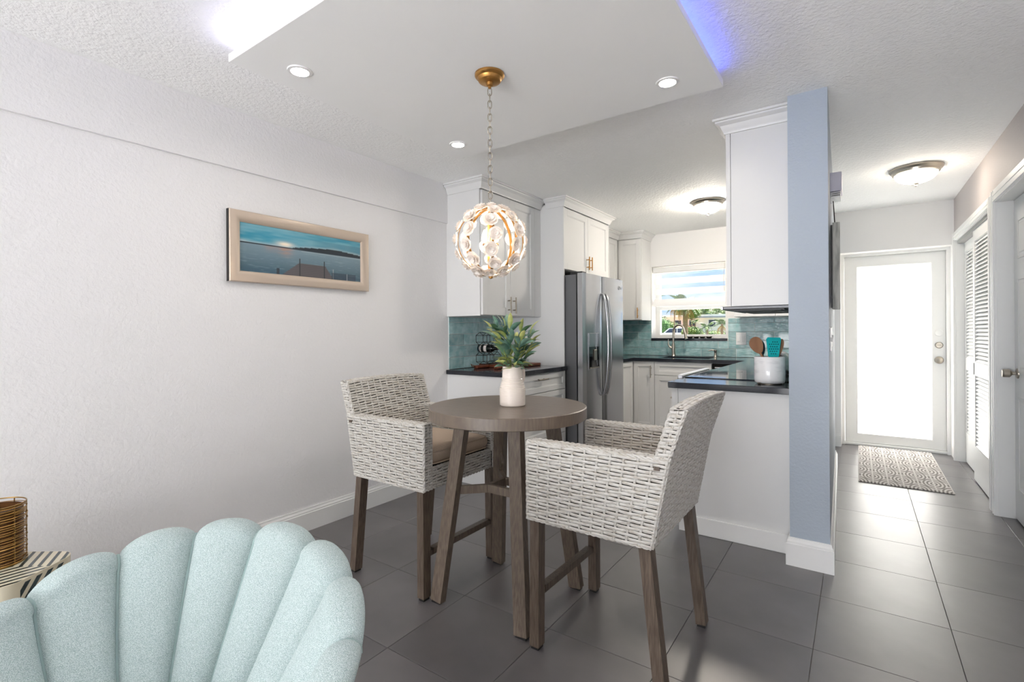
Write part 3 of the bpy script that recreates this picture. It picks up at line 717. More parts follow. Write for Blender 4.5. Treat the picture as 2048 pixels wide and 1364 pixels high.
for i in range(nst):
    a = 2*math.pi*i/nst+rnd.uniform(-.2, .2); lean = rnd.uniform(.12, .52)*(1 if i % 3 else .35); hgt = rnd.uniform(.18, .285)
    pts = []
    for j in range(7):
        f = j/6; r_ = .018+lean*hgt*(f**1.5)*.9; pts.append(Vector((VX+math.cos(a)*r_, VY+math.sin(a)*r_, VZ+.10+hgt*f*(1-.25*lean*f)+.0)))
    part(plant, 'stem', MB().tube(pts, [.0022]*5+[.0016, .001], 5), 'stem', 60)
    for j in range(9):
        f = .34+.66*j/8; k_ = min(5, int(f*6)); p = pts[k_].lerp(pts[k_+1], f*6-k_) if f < 1 else pts[6]
        t = (pts[k_+1]-pts[k_]).normalized(); aa = a+rnd.uniform(-1.5, 1.5); outd = Vector((math.cos(aa), math.sin(aa), 0))
        d = (t*rnd.uniform(.35, .9)+outd*rnd.uniform(.35, .8)).normalized() if j < 8 else (t+outd*.15).normalized()
        if f < .5: d = (outd+Vector((0, 0, .15))).normalized()
        y_ = Vector((0, 0, 1)).cross(d).normalized(); z_ = d.cross(y_); M_ = Matrix((d, y_, z_)).transposed().to_4x4()
        o = link('leaf', LEAF[rnd.choice((0, 1, 1, 2, 2))], None, plant); sc = rnd.uniform(.75, 1.15)
        o.matrix_local = Matrix.Translation(p-Vector((VX, VY, VZ+.10))) @ M_ @ Matrix.Rotation(rnd.uniform(-.6, .6), 4, 'X') @ Matrix.Scale(sc, 4)

# ------------------------------------------------------------------ scalloped armchair
AC = Vector((-1.0882, .3473, 0)); AR, ATH0, ADT, AFL = .3573, 192.29, -24.4125, .617
def rim_z(th): return .721-1.4e-5*(th-130)**2
ac = thing('armchair', 'pale aqua channel-tufted shell armchair in the foreground', 'armchair', (AC.x, AC.y, 0))
def inner_r(th, z):
    zt_ = rim_z(th); zz_ = max(z, .46); return AR-AFL*(zt_-zz_)-.15*(zz_-max(z, .30))
def shell_profile(th, s, NP=26):
    """profile of one column of a channel; s in -1..1 across it. goes up the inside, over the rim, down the outside"""
    bulge = max(0, 1-abs(s)**2.6)**.6; zt_ = rim_z(th)+.036*max(0, 1-abs(s)**2.2)**.62-.006
    def dd(z): q = R(119+(th-119)*(1+.10*max(0, min(1, (rim_z(th)-z)/.30)))); return Vector((math.cos(q), math.sin(q), 0))
    d = dd(1); out = []
    th_ = .052
    for i in range(NP):     # inside
        f = i/(NP-1); z = .30+(zt_-.024-.30)*f; r_ = inner_r(th, z+(rim_z(th)-zt_)*f) - .030*bulge*min(1, 1.2-.5*f)
        out.append(AC+dd(z)*r_+Vector((0, 0, z)))
    pi_ = out[-1]; ri = (pi_-AC-Vector((0, 0, pi_.z))).length
    hw = th_/2+.014*bulge
    for i in range(1, 10):  # over the rim
        b = math.pi*i/10; out.append(AC+d*(ri+hw-hw*math.cos(b))+Vector((0, 0, zt_-.024+.026*math.sin(b))))
    ro = ri+2*hw
    for i in range(10):     # outside
        f = i/9; z = zt_-.024-(zt_-.024-.14)*f; r_ = ro-.30*(zt_-.024-z)*(.9 if z > .3 else 1); out.append(AC+dd(z)*max(.24, r_)+Vector((0, 0, z)))
    return out
for k in range(-3, 7):
    ta, tb = ATH0+ADT*k, ATH0+ADT*(k+1); NS = 20
    cols = [shell_profile(ta+(tb-ta)*i/NS, -1+2*i/NS) for i in range(NS+1)]; n = len(cols[0]); mb = MB()
    mb.add([p for c in cols for p in c], [(i*n+j, i*n+j+1, (i+1)*n+j+1, (i+1)*n+j) for i in range(NS) for j in range(n-1)])
    part(ac, 'channel', mb, 'fabric', 80)
for k in range(-3, 8):
    th = ATH0+ADT*k; P = shell_profile(th, 1.0); d = Vector((math.cos(R(th)), math.sin(R(th)), 0))
    pts = [p-d*.004 for p in P[:26]]+[p+Vector((0, 0, .003)) for p in P[26:36]]
    part(ac, 'piping', MB().tube(pts, .0046, 6), 'piping', 60)
def seat(u, v):
    a = 2*math.pi*u; ph = math.pi*v; rr = math.sin(ph)**.35 if 0 < v < 1 else 0
    c_ = AC+Vector((math.cos(R(310)), math.sin(R(310)), 0))*.10
    return (c_.x+.235*rr*math.cos(a)*1.0, c_.y+.235*rr*math.sin(a), .36-.08*math.cos(ph)*-1*-1)
part(ac, 'seat_cushion', MB().grid(seat, 48, 12, cu=True), 'fabric', 70)
part(ac, 'base', MB().lathe([(0, .12), (.26, .12), (.27, .16), (.27, .29), (0, .29)], (AC.x+.03, AC.y-.04, 0), 40), 'fabric', 40)
for a in (40, 130, 220, 310): part(ac, 'leg', MB().lathe([(.011, 0), (.016, .12)], (AC.x+.03+.20*math.cos(R(a)), AC.y-.04+.20*math.sin(R(a)), 0), 14), 'brass', 40)

# ------------------------------------------------------------------ inlaid side table with wire basket
SA = Vector((.58, -.815, 0)); SB = Vector((-.815, -.58, 0))    # along the near edge / away along the long side
SZ = .450; S0 = Vector((-2.300, .560, 0)); SW, SL, SR = .27, .46, .055
def sp(a, b, z): p = S0+SA*a+SB*b; return (p.x, p.y, z)
def rrect(w, l, r, n=6, e=0):
    out = []
    for (cx_, cy_, a0) in ((r, r, 180), (w-r, r, 270), (w-r, l-r, 0), (r, l-r, 90)):
        for i in range(n+1): a = R(a0+90*i/n); out.append((cx_+(r+e)*math.cos(a), cy_+(r+e)*math.sin(a)))
    return out
st_ = thing('inlay_side_table', 'small side table with black and bone chevron inlay by the wall', 'side table', sp(SW/2, SL/2, 0))
part(st_, 'body', MB().prism(rrect(SW, SL, SR), lambda a, b: sp(a, b, 0), lambda a, b: sp(a, b, SZ)), 'inlay_light', 40)
def clip(poly, nx, ny, c):
    out = []
    for i in range(len(poly)):
        p, q = poly[i-1], poly[i]; dp, dq = nx*p[0]+ny*p[1]-c, nx*q[0]+ny*q[1]-c
        if (dp <= 0) != (dq <= 0): t = dp/(dp-dq); out.append((p[0]+(q[0]-p[0])*t, p[1]+(q[1]-p[1])*t))
        if dq <= 0: out.append(q)
    return out
top = rrect(SW, SL, SR, 6, -.002)
def strips(region, ang, pitch, duty, emit):
    nx, ny = math.cos(ang), math.sin(ang); ds = [nx*p[0]+ny*p[1] for p in region]; k0, k1 = math.floor(min(ds)/pitch), math.ceil(max(ds)/pitch)
    for k_ in range(k0, k1+1):
        q = clip(clip(region, nx, ny, (k_+duty)*pitch), -nx, -ny, -k_*pitch)
        if len(q) >= 3:
            ar = abs(sum(q[i-1][0]*q[i][1]-q[i][0]*q[i-1][1] for i in range(len(q))))/2
            if ar > 2e-5: emit(q)
def top_emit(q): part(st_, 'inlay_strip', MB().prism(q, lambda a, b: sp(a, b, SZ-.001), lambda a, b: sp(a, b, SZ+.0006)), 'inlay_dark')
half = SW*.42
strips(clip(top, 1, 0, half), R(-28)+math.pi/2, .027, .38, top_emit); strips(clip(top, -1, 0, -half), R(38)+math.pi/2, .027, .38, top_emit)
def side_emit(fn):
    return lambda q: part(st_, 'inlay_strip', MB().prism(q, lambda a, b: fn(a, b, -.001), lambda a, b: fn(a, b, .0007)), 'inlay_dark')
# side facing the room (b runs along) and end face
rect = [(SR, .03), (SL-SR, .03), (SL-SR, SZ-.012), (SR, SZ-.012)]
for j in range(3):
    z0 = .02+j*.145; band = [(SR, z0), (SL-SR, z0), (SL-SR, z0+.13), (SR, z0+.13)]
    strips(band, R(40 if j % 2 else -40), .030, .5, side_emit(lambda a, b, e: sp(SW+e, a, b)))
    band = [(SR, z0), (SW-SR, z0), (SW-SR, z0+.13), (SR, z0+.13)]
    strips(band, R(-40 if j % 2 else 40), .030, .5, side_emit(lambda a, b, e: sp(a, -e, b)))
BK = Vector((-2.414, .363, SZ+.0006)); BR = .080
bk = thing('wire_basket', 'gold wire wrapped candle holder on the inlaid side table', 'candle holder', BK)
rnd = random.Random(5)
for i in range(30):
    z = .006+i*.0064+rnd.uniform(-.002, .002); tl = rnd.uniform(-.05, .05); ta = rnd.uniform(0, 6.28); rr = BR+rnd.uniform(-.002, .0025)
    part(bk, 'wire', MB().tube([(BK.x+rr*math.cos(a), BK.y+rr*math.sin(a), max(BK.z+.002, BK.z+z+BR*tl*math.cos(a-ta))) for a in [2*math.pi*j/40 for j in range(40)]], rnd.choice((.0011, .0014, .0018)), 5, closed=True), 'gold_wire', 60)
for i in range(7):
    a = 2*math.pi*i/7+.5; part(bk, 'upright', MB().tube([(BK.x+BR*math.cos(a), BK.y+BR*math.sin(a), BK.z+.001), (BK.x+BR*math.cos(a), BK.y+BR*math.sin(a), BK.z+.2)], .002, 6), 'gold_wire', 60)
for z in (.002, .2): part(bk, 'rim', MB().tube([(BK.x+BR*math.cos(a), BK.y+BR*math.sin(a), BK.z+z) for a in [2*math.pi*j/48 for j in range(48)]], .0022, 6, closed=True), 'gold_wire', 60)
part(bk, 'glass_liner', MB().lathe([(0, .002), (BR-.007, .002), (BR-.006, .01), (BR-.006, .188), (BR-.009, .188), (BR-.009, .012), (0, .010)], BK, 40), 'amber', 50)

# ------------------------------------------------------------------ kitchen: left run
def base_cab(name, label, x0, x1, y0, y1, toe=None):
    t = thing(name, label, 'cabinet', ((x0+x1)/2, (y0+y1)/2, 0)); return t
CTZ = .914; CTH = .036; KX = -2.203
c1 = thing('drawer_cabinet', 'white base cabinet with stacked drawers under the black counter by the left wall', 'cabinet', (-2.51, 3.53, 0))
part(c1, 'body', MB().box(XL+.001, KX-.001, 3.095, 3.962, .10, CTZ-CTH).box(XL+.001, KX-.06, 3.095, 3.962, 0, .10), 'cab')
part(c1, 'end_panel', MB().box(XL+.001, KX+.018, 3.078, 3.094, 0, CTZ-CTH), 'cab')
for (z0, z1) in ((.715, .872), (.545, .712), (.325, .542), (.105, .322)):
    d = part(c1, 'drawer', shaker('+x', KX, 3.100, 3.955, z0, z1, rail=.045), 'cab')
    part(d, 'handle', pull('+x', KX+.02, 3.53, (z0+z1)/2+.035, .15, False), 'pewter', 40)
solo('countertop', MB().box(XL+.001, KX+.035, 3.062, 3.972, CTZ-CTH, CTZ, .003), 'stone', 'black stone countertop over the drawer cabinet by the left wall', 'countertop', loc=(-2.5, 3.5, CTZ-CTH))
u1 = thing('wall_cabinet', 'tall white two-door wall cabinet behind the pendant lamp', 'cabinet', (-2.64, 3.48, 1.362))
UX = -2.470
part(u1, 'body', MB().box(XL+.001, UX, 3.092, 3.975, 1.362, 2.44), 'cab')
part(u1, 'end_panel', MB().box(XL+.001, UX+.002, 3.078, 3.092, 1.360, 2.40), 'cab')
for a, b_, hu in ((3.092, 3.478, 3.440), (3.478, 3.868, 3.516)):
    d = part(u1, 'door', shaker('+x', UX, a, b_, 1.366, 2.368, rail=.062), 'cab'); part(d, 'handle', pull('+x', UX+.02, hu, 1.455, .14, True), 'pewter', 40)
part(u1, 'filler', MB().box(UX, UX+.018, 3.870, 3.974, 1.366, 2.368), 'cab')
part(u1, 'crown_moulding', crown([(XL+.02, 3.078), (UX+.02, 3.078), (UX+.02, 3.975)], 2.372, H-.001, .06), 'cab', 25)
# fridge enclosure panel and cabinet over the fridge
en = thing('fridge_cabinet', 'white cabinet over the fridge with tall side panel and gold handles', 'cabinet', (-2.5, 4.47, 0))
part(en, 'side_panel', MB().box(XL+.001, KX-.001, 3.976, 3.992, 0, 2.40), 'cab')
part(en, 'body', MB().box(XL+.001, KX-.02, 3.993, 4.962, 1.80, 2.42), 'cab')
for a, b_, hu in ((3.985, 4.472, 4.442), (4.472, 4.960, 4.502)):
    d = part(en, 'door', shaker('+x', KX-.02, a, b_, 1.802, 2.368, rail=.06), 'cab'); part(d, 'handle', pull('+x', KX, hu, 1.90, .13, True), 'brass', 40, 'brushed gold bar handle')
part(en, 'far_panel', MB().box(XL+.001, KX-.001, 4.964, 4.980, 0, 2.40), 'cab')
part(en, 'crown_moulding', crown([(UX+.085, 3.976), (KX, 3.976), (KX, 4.980), (UX+.085, 4.980)], 2.374, H-.001, .06), 'cab', 25)
# fridge
FX = -2.02
fr = thing('refrigerator', 'stainless steel side-by-side refrigerator with water dispenser', 'refrigerator', (-2.4, 4.47, 0))
part(fr, 'body', MB().box(-2.78, -2.092, 4.003, 4.930, .02, 1.745), 'steel_dark')
part(fr, 'kick_plate', MB().box(-2.10, -2.05, 4.01, 4.925, .02, .09), 'black')
def fdoor(y0, y1):
    mb = MB(); pts = []
    for i in range(13): f = i/12; pts.append((y0+(y1-y0)*f, FX+.006*math.sin(math.pi*f)-(.010 if i in (0, 12) else 0)))
    poly = [(y0, -2.078)]+pts+[(y1, -2.078)]
    mb.prism(poly, lambda a, b: (b, a, .10), lambda a, b: (b, a, 1.757)); return mb
split = 4.415
d1 = part(fr, 'freezer_door', fdoor(4.000, split-.004), 'steel', 30); d2 = part(fr, 'fridge_door', fdoor(split+.004, 4.934), 'steel', 30)
part(fr, 'hinge_cover', MB().box(-2.16, -2.04, 4.02, 4.10, 1.746, 1.772).box(-2.14, -2.05, 4.86, 4.92, 1.746, 1.772), 'black')
for d, yy in ((d1, split-.035), (d2, split+.035)):
    pts = [(FX+.004, yy, 1.585)]+[(FX+.02+.05*math.sin(math.pi*i/14)**.6, yy, 1.58-(1.58-.625)*i/14) for i in range(15)]+[(FX+.004, yy, .62)]
    part(d, 'handle', MB().tube(pts, .0125, 10), 'steel', 50)
dsp = part(d1, 'dispenser', MB().box(FX, FX+.0085, 4.085, 4.315, .872, 1.212, .003), 'steel', label='water and ice dispenser with dark recess')
part(fr, 'dispenser_recess', MB().box(FX+.0086, FX+.010, 4.10, 4.305, .885, 1.085), 'black_gloss')
part(fr, 'dispenser_panel', MB().box(FX+.0086, FX+.0105, 4.10, 4.305, 1.095, 1.20), 'steel')
part(fr, 'dispenser_paddle', MB().box(FX+.0105, FX+.022, 4.185, 4.235, .96, 1.06, .004).box(FX+.0105, FX+.020, 4.11, 4.295, .886, .898), 'nickel')
lg = MB().tube([(FX+.0065, 4.795+.020*math.cos(a), 1.672+.020*math.sin(a)) for a in [2*math.pi*k/24 for k in range(24)]], .0022, 6, closed=True)
lg.box(FX+.005, FX+.0075, 4.790, 4.793, 1.664, 1.682).box(FX+.005, FX+.0075, 4.790, 4.799, 1.662, 1.665)
lg.box(FX+.005, FX+.0075, 4.825, 4.829, 1.662, 1.684).box(FX+.005, FX+.0075, 4.825, 4.838, 1.660, 1.664)
lg.tube([(FX+.0065, 4.855+.011*math.cos(a), 1.672+.011*math.sin(a)) for a in [R(40+28*k) for k in range(11)]], .002, 6).box(FX+.005, FX+.0075, 4.855, 4.866, 1.669, 1.673)
part(d2, 'emblem', lg, 'chrome', 40)

# corner: left run behind the fridge
c2 = thing('corner_base_cabinet', 'white corner base cabinet next to the refrigerator', 'cabinet', (-2.5, 5.3, 0))
part(c2, 'body', MB().box(XL+.001, KX-.001, 4.985, 5.63, .10, CTZ-CTH).box(XL+.001, KX-.06, 4.985, 5.69, 0, .10), 'cab')
part(c2, 'door', shaker('+x', KX-.001, 4.99, 5.60, .105, .872, rail=.055), 'cab')
u2 = thing('corner_wall_cabinet', 'white wall cabinet in the corner between fridge and window', 'cabinet', (-2.65, 5.6, 1.362))
part(u2, 'body', MB().box(XL+.001, -2.50, 4.985, 5.905, 1.362, 2.44), 'cab')
part(u2, 'door', shaker('+x', -2.50, 4.99, 5.86, 1.366, 2.368), 'cab')
part(u2, 'crown_moulding', crown([(-2.48, 4.985), (-2.48, 5.885)], 2.372, H-.001, .06), 'cab', 25)
u3 = thing('wall_cabinet', 'white single-door wall cabinet left of the kitchen window', 'cabinet', (-2.5, 6.07, 1.362))
part(u3, 'body', MB().box(XL+.001, -2.184, 5.907, YB-.001, 1.362, 2.44), 'cab')
d = part(u3, 'door', shaker('-y', 5.906, -2.478, -2.186, 1.366, 2.368, rail=.06), 'cab'); part(d, 'handle', pull('-y', 5.886, -2.222, 1.45, .13, True), 'brass', 40, 'brushed gold bar handle')
part(u3, 'crown_moulding', crown([(-2.48, 5.885), (-2.184, 5.885), (-2.184, YB-.001)], 2.372, H-.001, .06), 'cab', 25)
# back run
BYF = 5.63
c3 = thing('base_cabinet', 'narrow white base cabinet with one handle left of the sink', 'cabinet', (-2.06, 5.9, 0))
part(c3, 'body', MB().box(KX, -1.93, BYF+.001, YB-.001, .10, CTZ-CTH).box(KX, -1.93, BYF+.06, YB-.001, 0, .10), 'cab')
d = part(c3, 'door', shaker('-y', BYF, -2.180, -1.93, .105, .872, rail=.055), 'cab'); part(d, 'handle', pull('-y', BYF-.02, -1.965, .76, .14, True), 'nickel', 40)
c4 = thing('sink_cabinet', 'white sink base cabinet with false drawer front below the window', 'cabinet', (-1.61, 5.9, 0))
part(c4, 'body', MB().box(-1.929, -1.30, BYF+.001, YB-.001, .10, .70).box(-1.929, -1.30, BYF+.06, YB-.001, 0, .10).box(-1.929, -1.30, BYF+.001, 5.70, .70, CTZ-CTH), 'cab')
part(c4, 'drawer_front', shaker('-y', BYF, -1.928, -1.302, .722, .872, rail=.045), 'cab')
for a, b_ in ((-1.928, -1.615), (-1.615, -1.302)):
    d = part(c4, 'door', shaker('-y', BYF, a, b_, .105, .718, rail=.055), 'cab'); part(d, 'handle', pull('-y', BYF-.02, -1.615+(-.035 if a < -1.7 else .035), .64, .13, True), 'nickel', 40)
dw = thing('dishwasher', 'dark dishwasher under the counter right of the sink', 'dishwasher', (-1.0, 5.9, 0))
part(dw, 'body', MB().box(-1.298, -.70, BYF+.001, YB-.001, .10, CTZ-CTH-.002), 'steel_dark'); part(dw, 'door', MB().box(-1.297, -.702, BYF-.022, BYF, .105, .78, .003), 'steel')
part(dw, 'control_panel', MB().box(-1.297, -.702, BYF-.022, BYF, .785, .872, .003), 'black_gloss'); part(dw, 'handle', MB().tube([(-1.26, BYF-.05, .83), (-.74, BYF-.05, .83)], .009, 10).tube([(-1.22, BYF-.05, .83), (-1.22, BYF-.018, .83)], .007, 8).tube([(-.78, BYF-.05, .83), (-.78, BYF-.018, .83)], .007, 8), 'steel', 50)
part(dw, 'kick_plate', MB().box(-1.298, -.70, BYF+.05, BYF+.06, 0, .10), 'black')
# L-shaped counter with sink cut-out
sx0, sx1, sy0, sy1 = -1.915, -1.36, 5.74, 6.10
ct = MB(); zz0, zz1 = CTZ-CTH, CTZ
ct.box(XL+.001, KX+.035, 4.985, BYF-.035, zz0, zz1); ct.box(XL+.001, sx0, BYF-.035, YB-.001, zz0, zz1); ct.box(sx1, -.31, BYF-.035, YB-.001, zz0, zz1)
ct.box(sx0, sx1, BYF-.035, sy0, zz0, zz1); ct.box(sx0, sx1, sy1, YB-.001, zz0, zz1)
solo('countertop', ct, 'stone', 'black stone L-shaped countertop with the sink below the window', 'countertop', loc=(-1.6, 5.9, zz0))
sk = thing('sink', 'black undermount kitchen sink below the faucet', 'sink', (-1.67, 5.92, .70))
part(sk, 'basin', MB().box(sx0, sx1, sy0, sy1, .704, .716).box(sx0-.008, sx0+.004, sy0-.008, sy1+.008, .704, zz0-.001).box(sx1-.004, sx1+.008, sy0-.008, sy1+.008, .704, zz0-.001).box(sx0, sx1, sy0-.008, sy0+.004, .704, zz0-.001).box(sx0, sx1, sy1-.004, sy1+.008, .704, zz0-.001), 'black')
part(sk, 'drain', MB().lathe([(0, .718), (.04, .718), (.045, .7165)], (-1.67, 5.92, 0), 20), 'steel')
fx_, fy_ = -1.875, 6.155
fc = thing('faucet', 'brushed nickel gooseneck kitchen faucet with side lever', 'faucet', (fx_, fy_, CTZ))
part(fc, 'base', MB().lathe([(.030, 0), (.030, .006), (.024, .012), (.021, .05), (.025, .09), (.020, .13), (.015, .16)], (fx_, fy_, CTZ), 24), 'nickel', 45)
arc = [(fx_, fy_, CTZ+.15), (fx_, fy_, CTZ+.26)]+[(fx_+.075-.075*math.cos(a), fy_-.03*(1-math.cos(a))*.9, CTZ+.30+.085*math.sin(a)) for a in [R(12*k) for k in range(0, 14)]]+[(fx_+.165, fy_-.065, CTZ+.255)]
part(fc, 'spout', MB().tube(arc, .0125, 12), 'nickel', 60)
part(fc, 'spray_head', MB().tube([(fx_+.160, fy_-.062, CTZ+.285), (fx_+.175, fy_-.07, CTZ+.215)], [.014, .019], 14), 'nickel', 45)
part(fc, 'lever', MB().tube([(fx_-.018, fy_, CTZ+.10), (fx_-.045, fy_-.01, CTZ+.115), (fx_-.06, fy_-.012, CTZ+.15), (fx_-.058, fy_-.012, CTZ+.21)], [.014, .011, .008, .005], 10), 'nickel', 60)
so = thing('soap_dispenser', 'small brushed nickel soap pump beside the sink', 'soap dispenser', (-1.385, 6.165, CTZ))
part(so, 'base', MB().lathe([(.022, 0), (.022, .008), (.016, .014), (.014, .06), (.017, .065), (.017, .085), (0, .09)], (-1.385, 6.165, CTZ), 20), 'nickel', 45)
part(so, 'spout', MB().tube([(-1.385, 6.165, CTZ+.08), (-1.43, 6.15, CTZ+.085), (-1.462, 6.14, CTZ+.072)], [.008, .007, .004], 8), 'nickel', 60)

# backsplash tiles
TL, TH_ = .395, .0995
def backsplash(name, label, face, pl, u0, u1, v0, v1, phase, holes=()):
    t = thing(name, label, 'backsplash', fp(face, pl, (u0+u1)/2, v0, .001))
    gm = MB()
    if holes: h_ = holes[0]; fb(gm, face, pl, u0, u1, v0, h_[2], .0005, .004); fb(gm, face, pl, u0, h_[0], h_[2], v1, .0005, .004); fb(gm, face, pl, h_[1], u1, h_[2], v1, .0005, .004)
    else: fb(gm, face, pl, u0, u1, v0, v1, .0005, .004)
    part(t, 'grout', gm, 'wall_plain')
    row = 0; v = v0
    while v < v1-.004:
        vt = min(v+TH_, v1); u = u0-TL+phase+(TL/2 if row % 2 else 0)
        while u < u1:
            a, b_ = max(u, u0), min(u+TL, u1)
            segs = [(a, b_, v, vt)]
            for (ha, hb, hc, hd_) in holes:
                ns_ = []
                for (p, q, r_, s_) in segs:
                    if q <= ha or p >= hb or s_ <= hc or r_ >= hd_: ns_.append((p, q, r_, s_)); continue
                    if p < ha: ns_.append((p, ha, r_, s_))
                    if q > hb: ns_.append((hb, q, r_, s_))
                    if r_ < hc: ns_.append((max(p, ha), min(q, hb), r_, hc))
                    if s_ > hd_: ns_.append((max(p, ha), min(q, hb), hd_, s_))
                segs = ns_
            for (p, q, r_, s_) in segs:
                if q-p > .012 and s_-r_ > .008: part(t, 'tile', fb(MB(), face, pl, p+.0018, q-.0018, r_+.0018, s_-.0018, .003, .0095, .0015), 'teal')
            u += TL
        v = vt; row += 1
    return t
backsplash('left_backsplash', 'teal glazed tile backsplash on the left wall behind the wine rack', '+x', XL, 3.094, 3.974, CTZ+.001, 1.358, .19+.0)
backsplash('corner_backsplash', 'teal glazed tile backsplash on the left wall beyond the refrigerator', '+x', XL, 4.984, 6.228, CTZ+.001, 1.358, .1)
backsplash('window_backsplash', 'teal glazed tile backsplash around the kitchen window', '-y', YB, -2.81, -.31, CTZ+.001, 1.372, .06, holes=[(WX0-.004, WX1+.028, 1.105, 3)])
backsplash('range_backsplash', 'teal glazed tile backsplash on the partition behind the range', '-x', PX0, 3.10, 6.22, CTZ+.003, 1.360, .1)
sw = thing('light_switch', 'white switch plate on the teal tiles right of the window', 'switch', (-1.115, YB-.01, 1.055))
part(sw, 'plate', MB().box(-1.170, -1.060, YB-.0165, YB-.010, 1.06, 1.205, .002), 'plastic'); part(sw, 'rocker', MB().box(-1.155, -1.125, YB-.021, YB-.0165, 1.095, 1.17, .002).box(-1.105, -1.075, YB-.021, YB-.0165, 1.095, 1.17, .002), 'plastic')
sw = thing('wall_outlet', 'white outlet plate low on the tiles by the refrigerator', 'outlet', (XL+.0100, 5.16, 1.05))
part(sw, 'plate', MB().box(XL+.0100, XL+.0155, 5.12, 5.20, 1.05, 1.17, .002), 'plastic'); part(sw, 'socket', MB().box(XL+.0155, XL+.018, 5.143, 5.177, 1.065, 1.10, .002).box(XL+.0155, XL+.018, 5.143, 5.177, 1.12, 1.155, .002), 'plastic')

# ------------------------------------------------------------------ window with zebra blind
w1 = struct('window_1', MB().box(WX0+.001, WX1-.001, 6.40, 6.46, WZ0+.001, WZ0+.045).box(WX0+.001, WX1-.001, 6.40, 6.46, WZ1-.045, WZ1-.001).box(WX0+.001, WX0+.055, 6.40, 6.46, WZ0+.045, WZ1-.045).box(WX1-.035, WX1-.001, 6.40, 6.46, WZ0+.045, WZ1-.045).box(WX0+.055, WX1-.035, 6.41, 6.45, 1.50, 1.545), 'trim', label='white sash window with zebra blind above the sink')
part(w1, 'pane', MB().box(WX0+.055, WX1-.035, 6.428, 6.432, WZ0+.045, 1.50), 'pane'); part(w1, 'pane', MB().box(WX0+.055, WX1-.035, 6.428, 6.432, 1.545, WZ1-.045), 'pane')
part(w1, 'window_sill', MB().box(WX0-.003, WX1+.02, YB-.022, 6.40, 1.108, WZ0, .002), 'stone', label='black stone sill')
bl = thing('zebra_blind', 'white striped zebra roller blind half drawn over the kitchen window', 'blind', ((WX0+WX1)/2, 6.29, 1.52))
bx0, bx1 = WX0+.012, WX1-.012
part(bl, 'headrail', MB().box(bx0-.006, bx1+.006, 6.255, 6.335, 1.965, 2.040, .012), 'trim')
zb_ = 1.965; hsheer, hband = .055, .078
for i in range(3):
    z1_ = zb_-.012 if i == 0 else zb_
    part(bl, 'sheer_band', MB().box(bx0, bx1, 6.290, 6.2915, z1_-hsheer, z1_), 'blind_sheer')
    zb_ = z1_-hsheer
    if i < 2: part(bl, 'fabric_band', MB().box(bx0, bx1, 6.290, 6.2922, zb_-hband, zb_), 'blind_band'); zb_ -= hband
part(bl, 'bottom_rail', MB().prism([(6.272, zb_-.092), (6.305, zb_-.092), (6.312, zb_-.07), (6.300, zb_-.02), (6.294, zb_), (6.288, zb_), (6.270, zb_-.05)], lambda a, b: (bx0, a, b), lambda a, b: (bx1, a, b)), 'shade_edge', 50)
part(bl, 'bead_chain', MB().tube([(bx1-.004, 6.262, 2.0), (bx1-.012, 6.255, 1.85), (bx1-.004, 6.262, 1.70)], .0022, 6), 'nickel', 60)
for k in range(4):
    o = solo('sink_strainer_cup', MB().lathe([(0, .001), (.022, .001), (.034, .012), (.036, .022), (.033, .022), (.02, .006), (0, .006)], (-1.72+.075*k, 6.325, WZ0), 18), 'pewter', ['small grey dish on the window sill, leftmost of the four', 'small grey dish on the window sill, second from the left', 'small grey dish on the window sill, third from the left', 'small grey dish on the window sill, rightmost of the four'][k], 'dish', loc=(-1.72+.075*k, 6.325, WZ0), smooth=50, group='dishes on the window sill')
    o.name = 'sill_dish'

# ------------------------------------------------------------------ right run: peninsula cabinet, range, hood, wall cabinets
RX = -.935
p1 = thing('peninsula_cabinet', 'white end cabinet beside the blue grey column with a plain back panel', 'cabinet', (-.62, 3.25, 0))
part(p1, 'body', MB().box(RX, PX0-.002, 3.112, 3.385, .10, CTZ-CTH).box(RX+.06, PX0-.002, 3.112, 3.385, 0, .10), 'cab')
part(p1, 'end_panel', MB().box(RX+.020, PX0-.002, 3.094, 3.111, 0, CTZ-CTH), 'cab')
part(p1, 'end_stile', MB().box(RX-.018, RX+.018, 3.092, 3.111, .10, CTZ-CTH), 'cab')
part(p1, 'toe_board', MB().box(RX+.06, PX0-.021, 3.080, 3.093, 0, .105, .003), 'trim')
d = part(p1, 'drawer', shaker('-x', RX, 3.113, 3.384, .60, .872, rail=.045), 'cab'); part(d, 'handle', pull('-x', RX-.02, 3.25, .80, .13, False), 'nickel', 40)
part(p1, 'door', shaker('-x', RX, 3.113, 3.384, .105, .597, rail=.055), 'cab')
solo('countertop', MB().box(RX-.032, PX0-.001, 3.053, 3.388, CTZ-CTH, CTZ, .003), 'stone', 'black stone countertop of the peninsula holding the utensil crock', 'countertop', loc=(-.62, 3.2, CTZ-CTH))
rg2 = thing('range', 'electric range with black glass cooktop and steel handle', 'range', (-.64, 3.78, 0))
part(rg2, 'body', MB().box(RX+.002, PX0-.014, 3.392, 4.150, .02, .900), 'steel_dark')
part(rg2, 'cooktop', MB().box(RX-.025, PX0-.014, 3.392, 4.150, .901, .920, .002), 'black_gloss')
part(rg2, 'oven_door', MB().box(RX-.03, RX+.001, 3.396, 4.146, .20, .80, .004), 'steel'); part(rg2, 'control_panel', MB().box(RX-.045, RX+.001, 3.394, 4.148, .81, .899, .004), 'chrome')
part(rg2, 'handle', MB().box(RX-.075, RX-.040, 3.40, 4.142, .902, .930, .006).box(RX-.072, RX-.04, 3.41, 3.45, .86, .905).box(RX-.072, RX-.04, 4.09, 4.13,   .86, .905), 'rail', label='wide steel front rail with the window reflection put into its colour')  # near-white colour stands in for the window mirrored in the steel
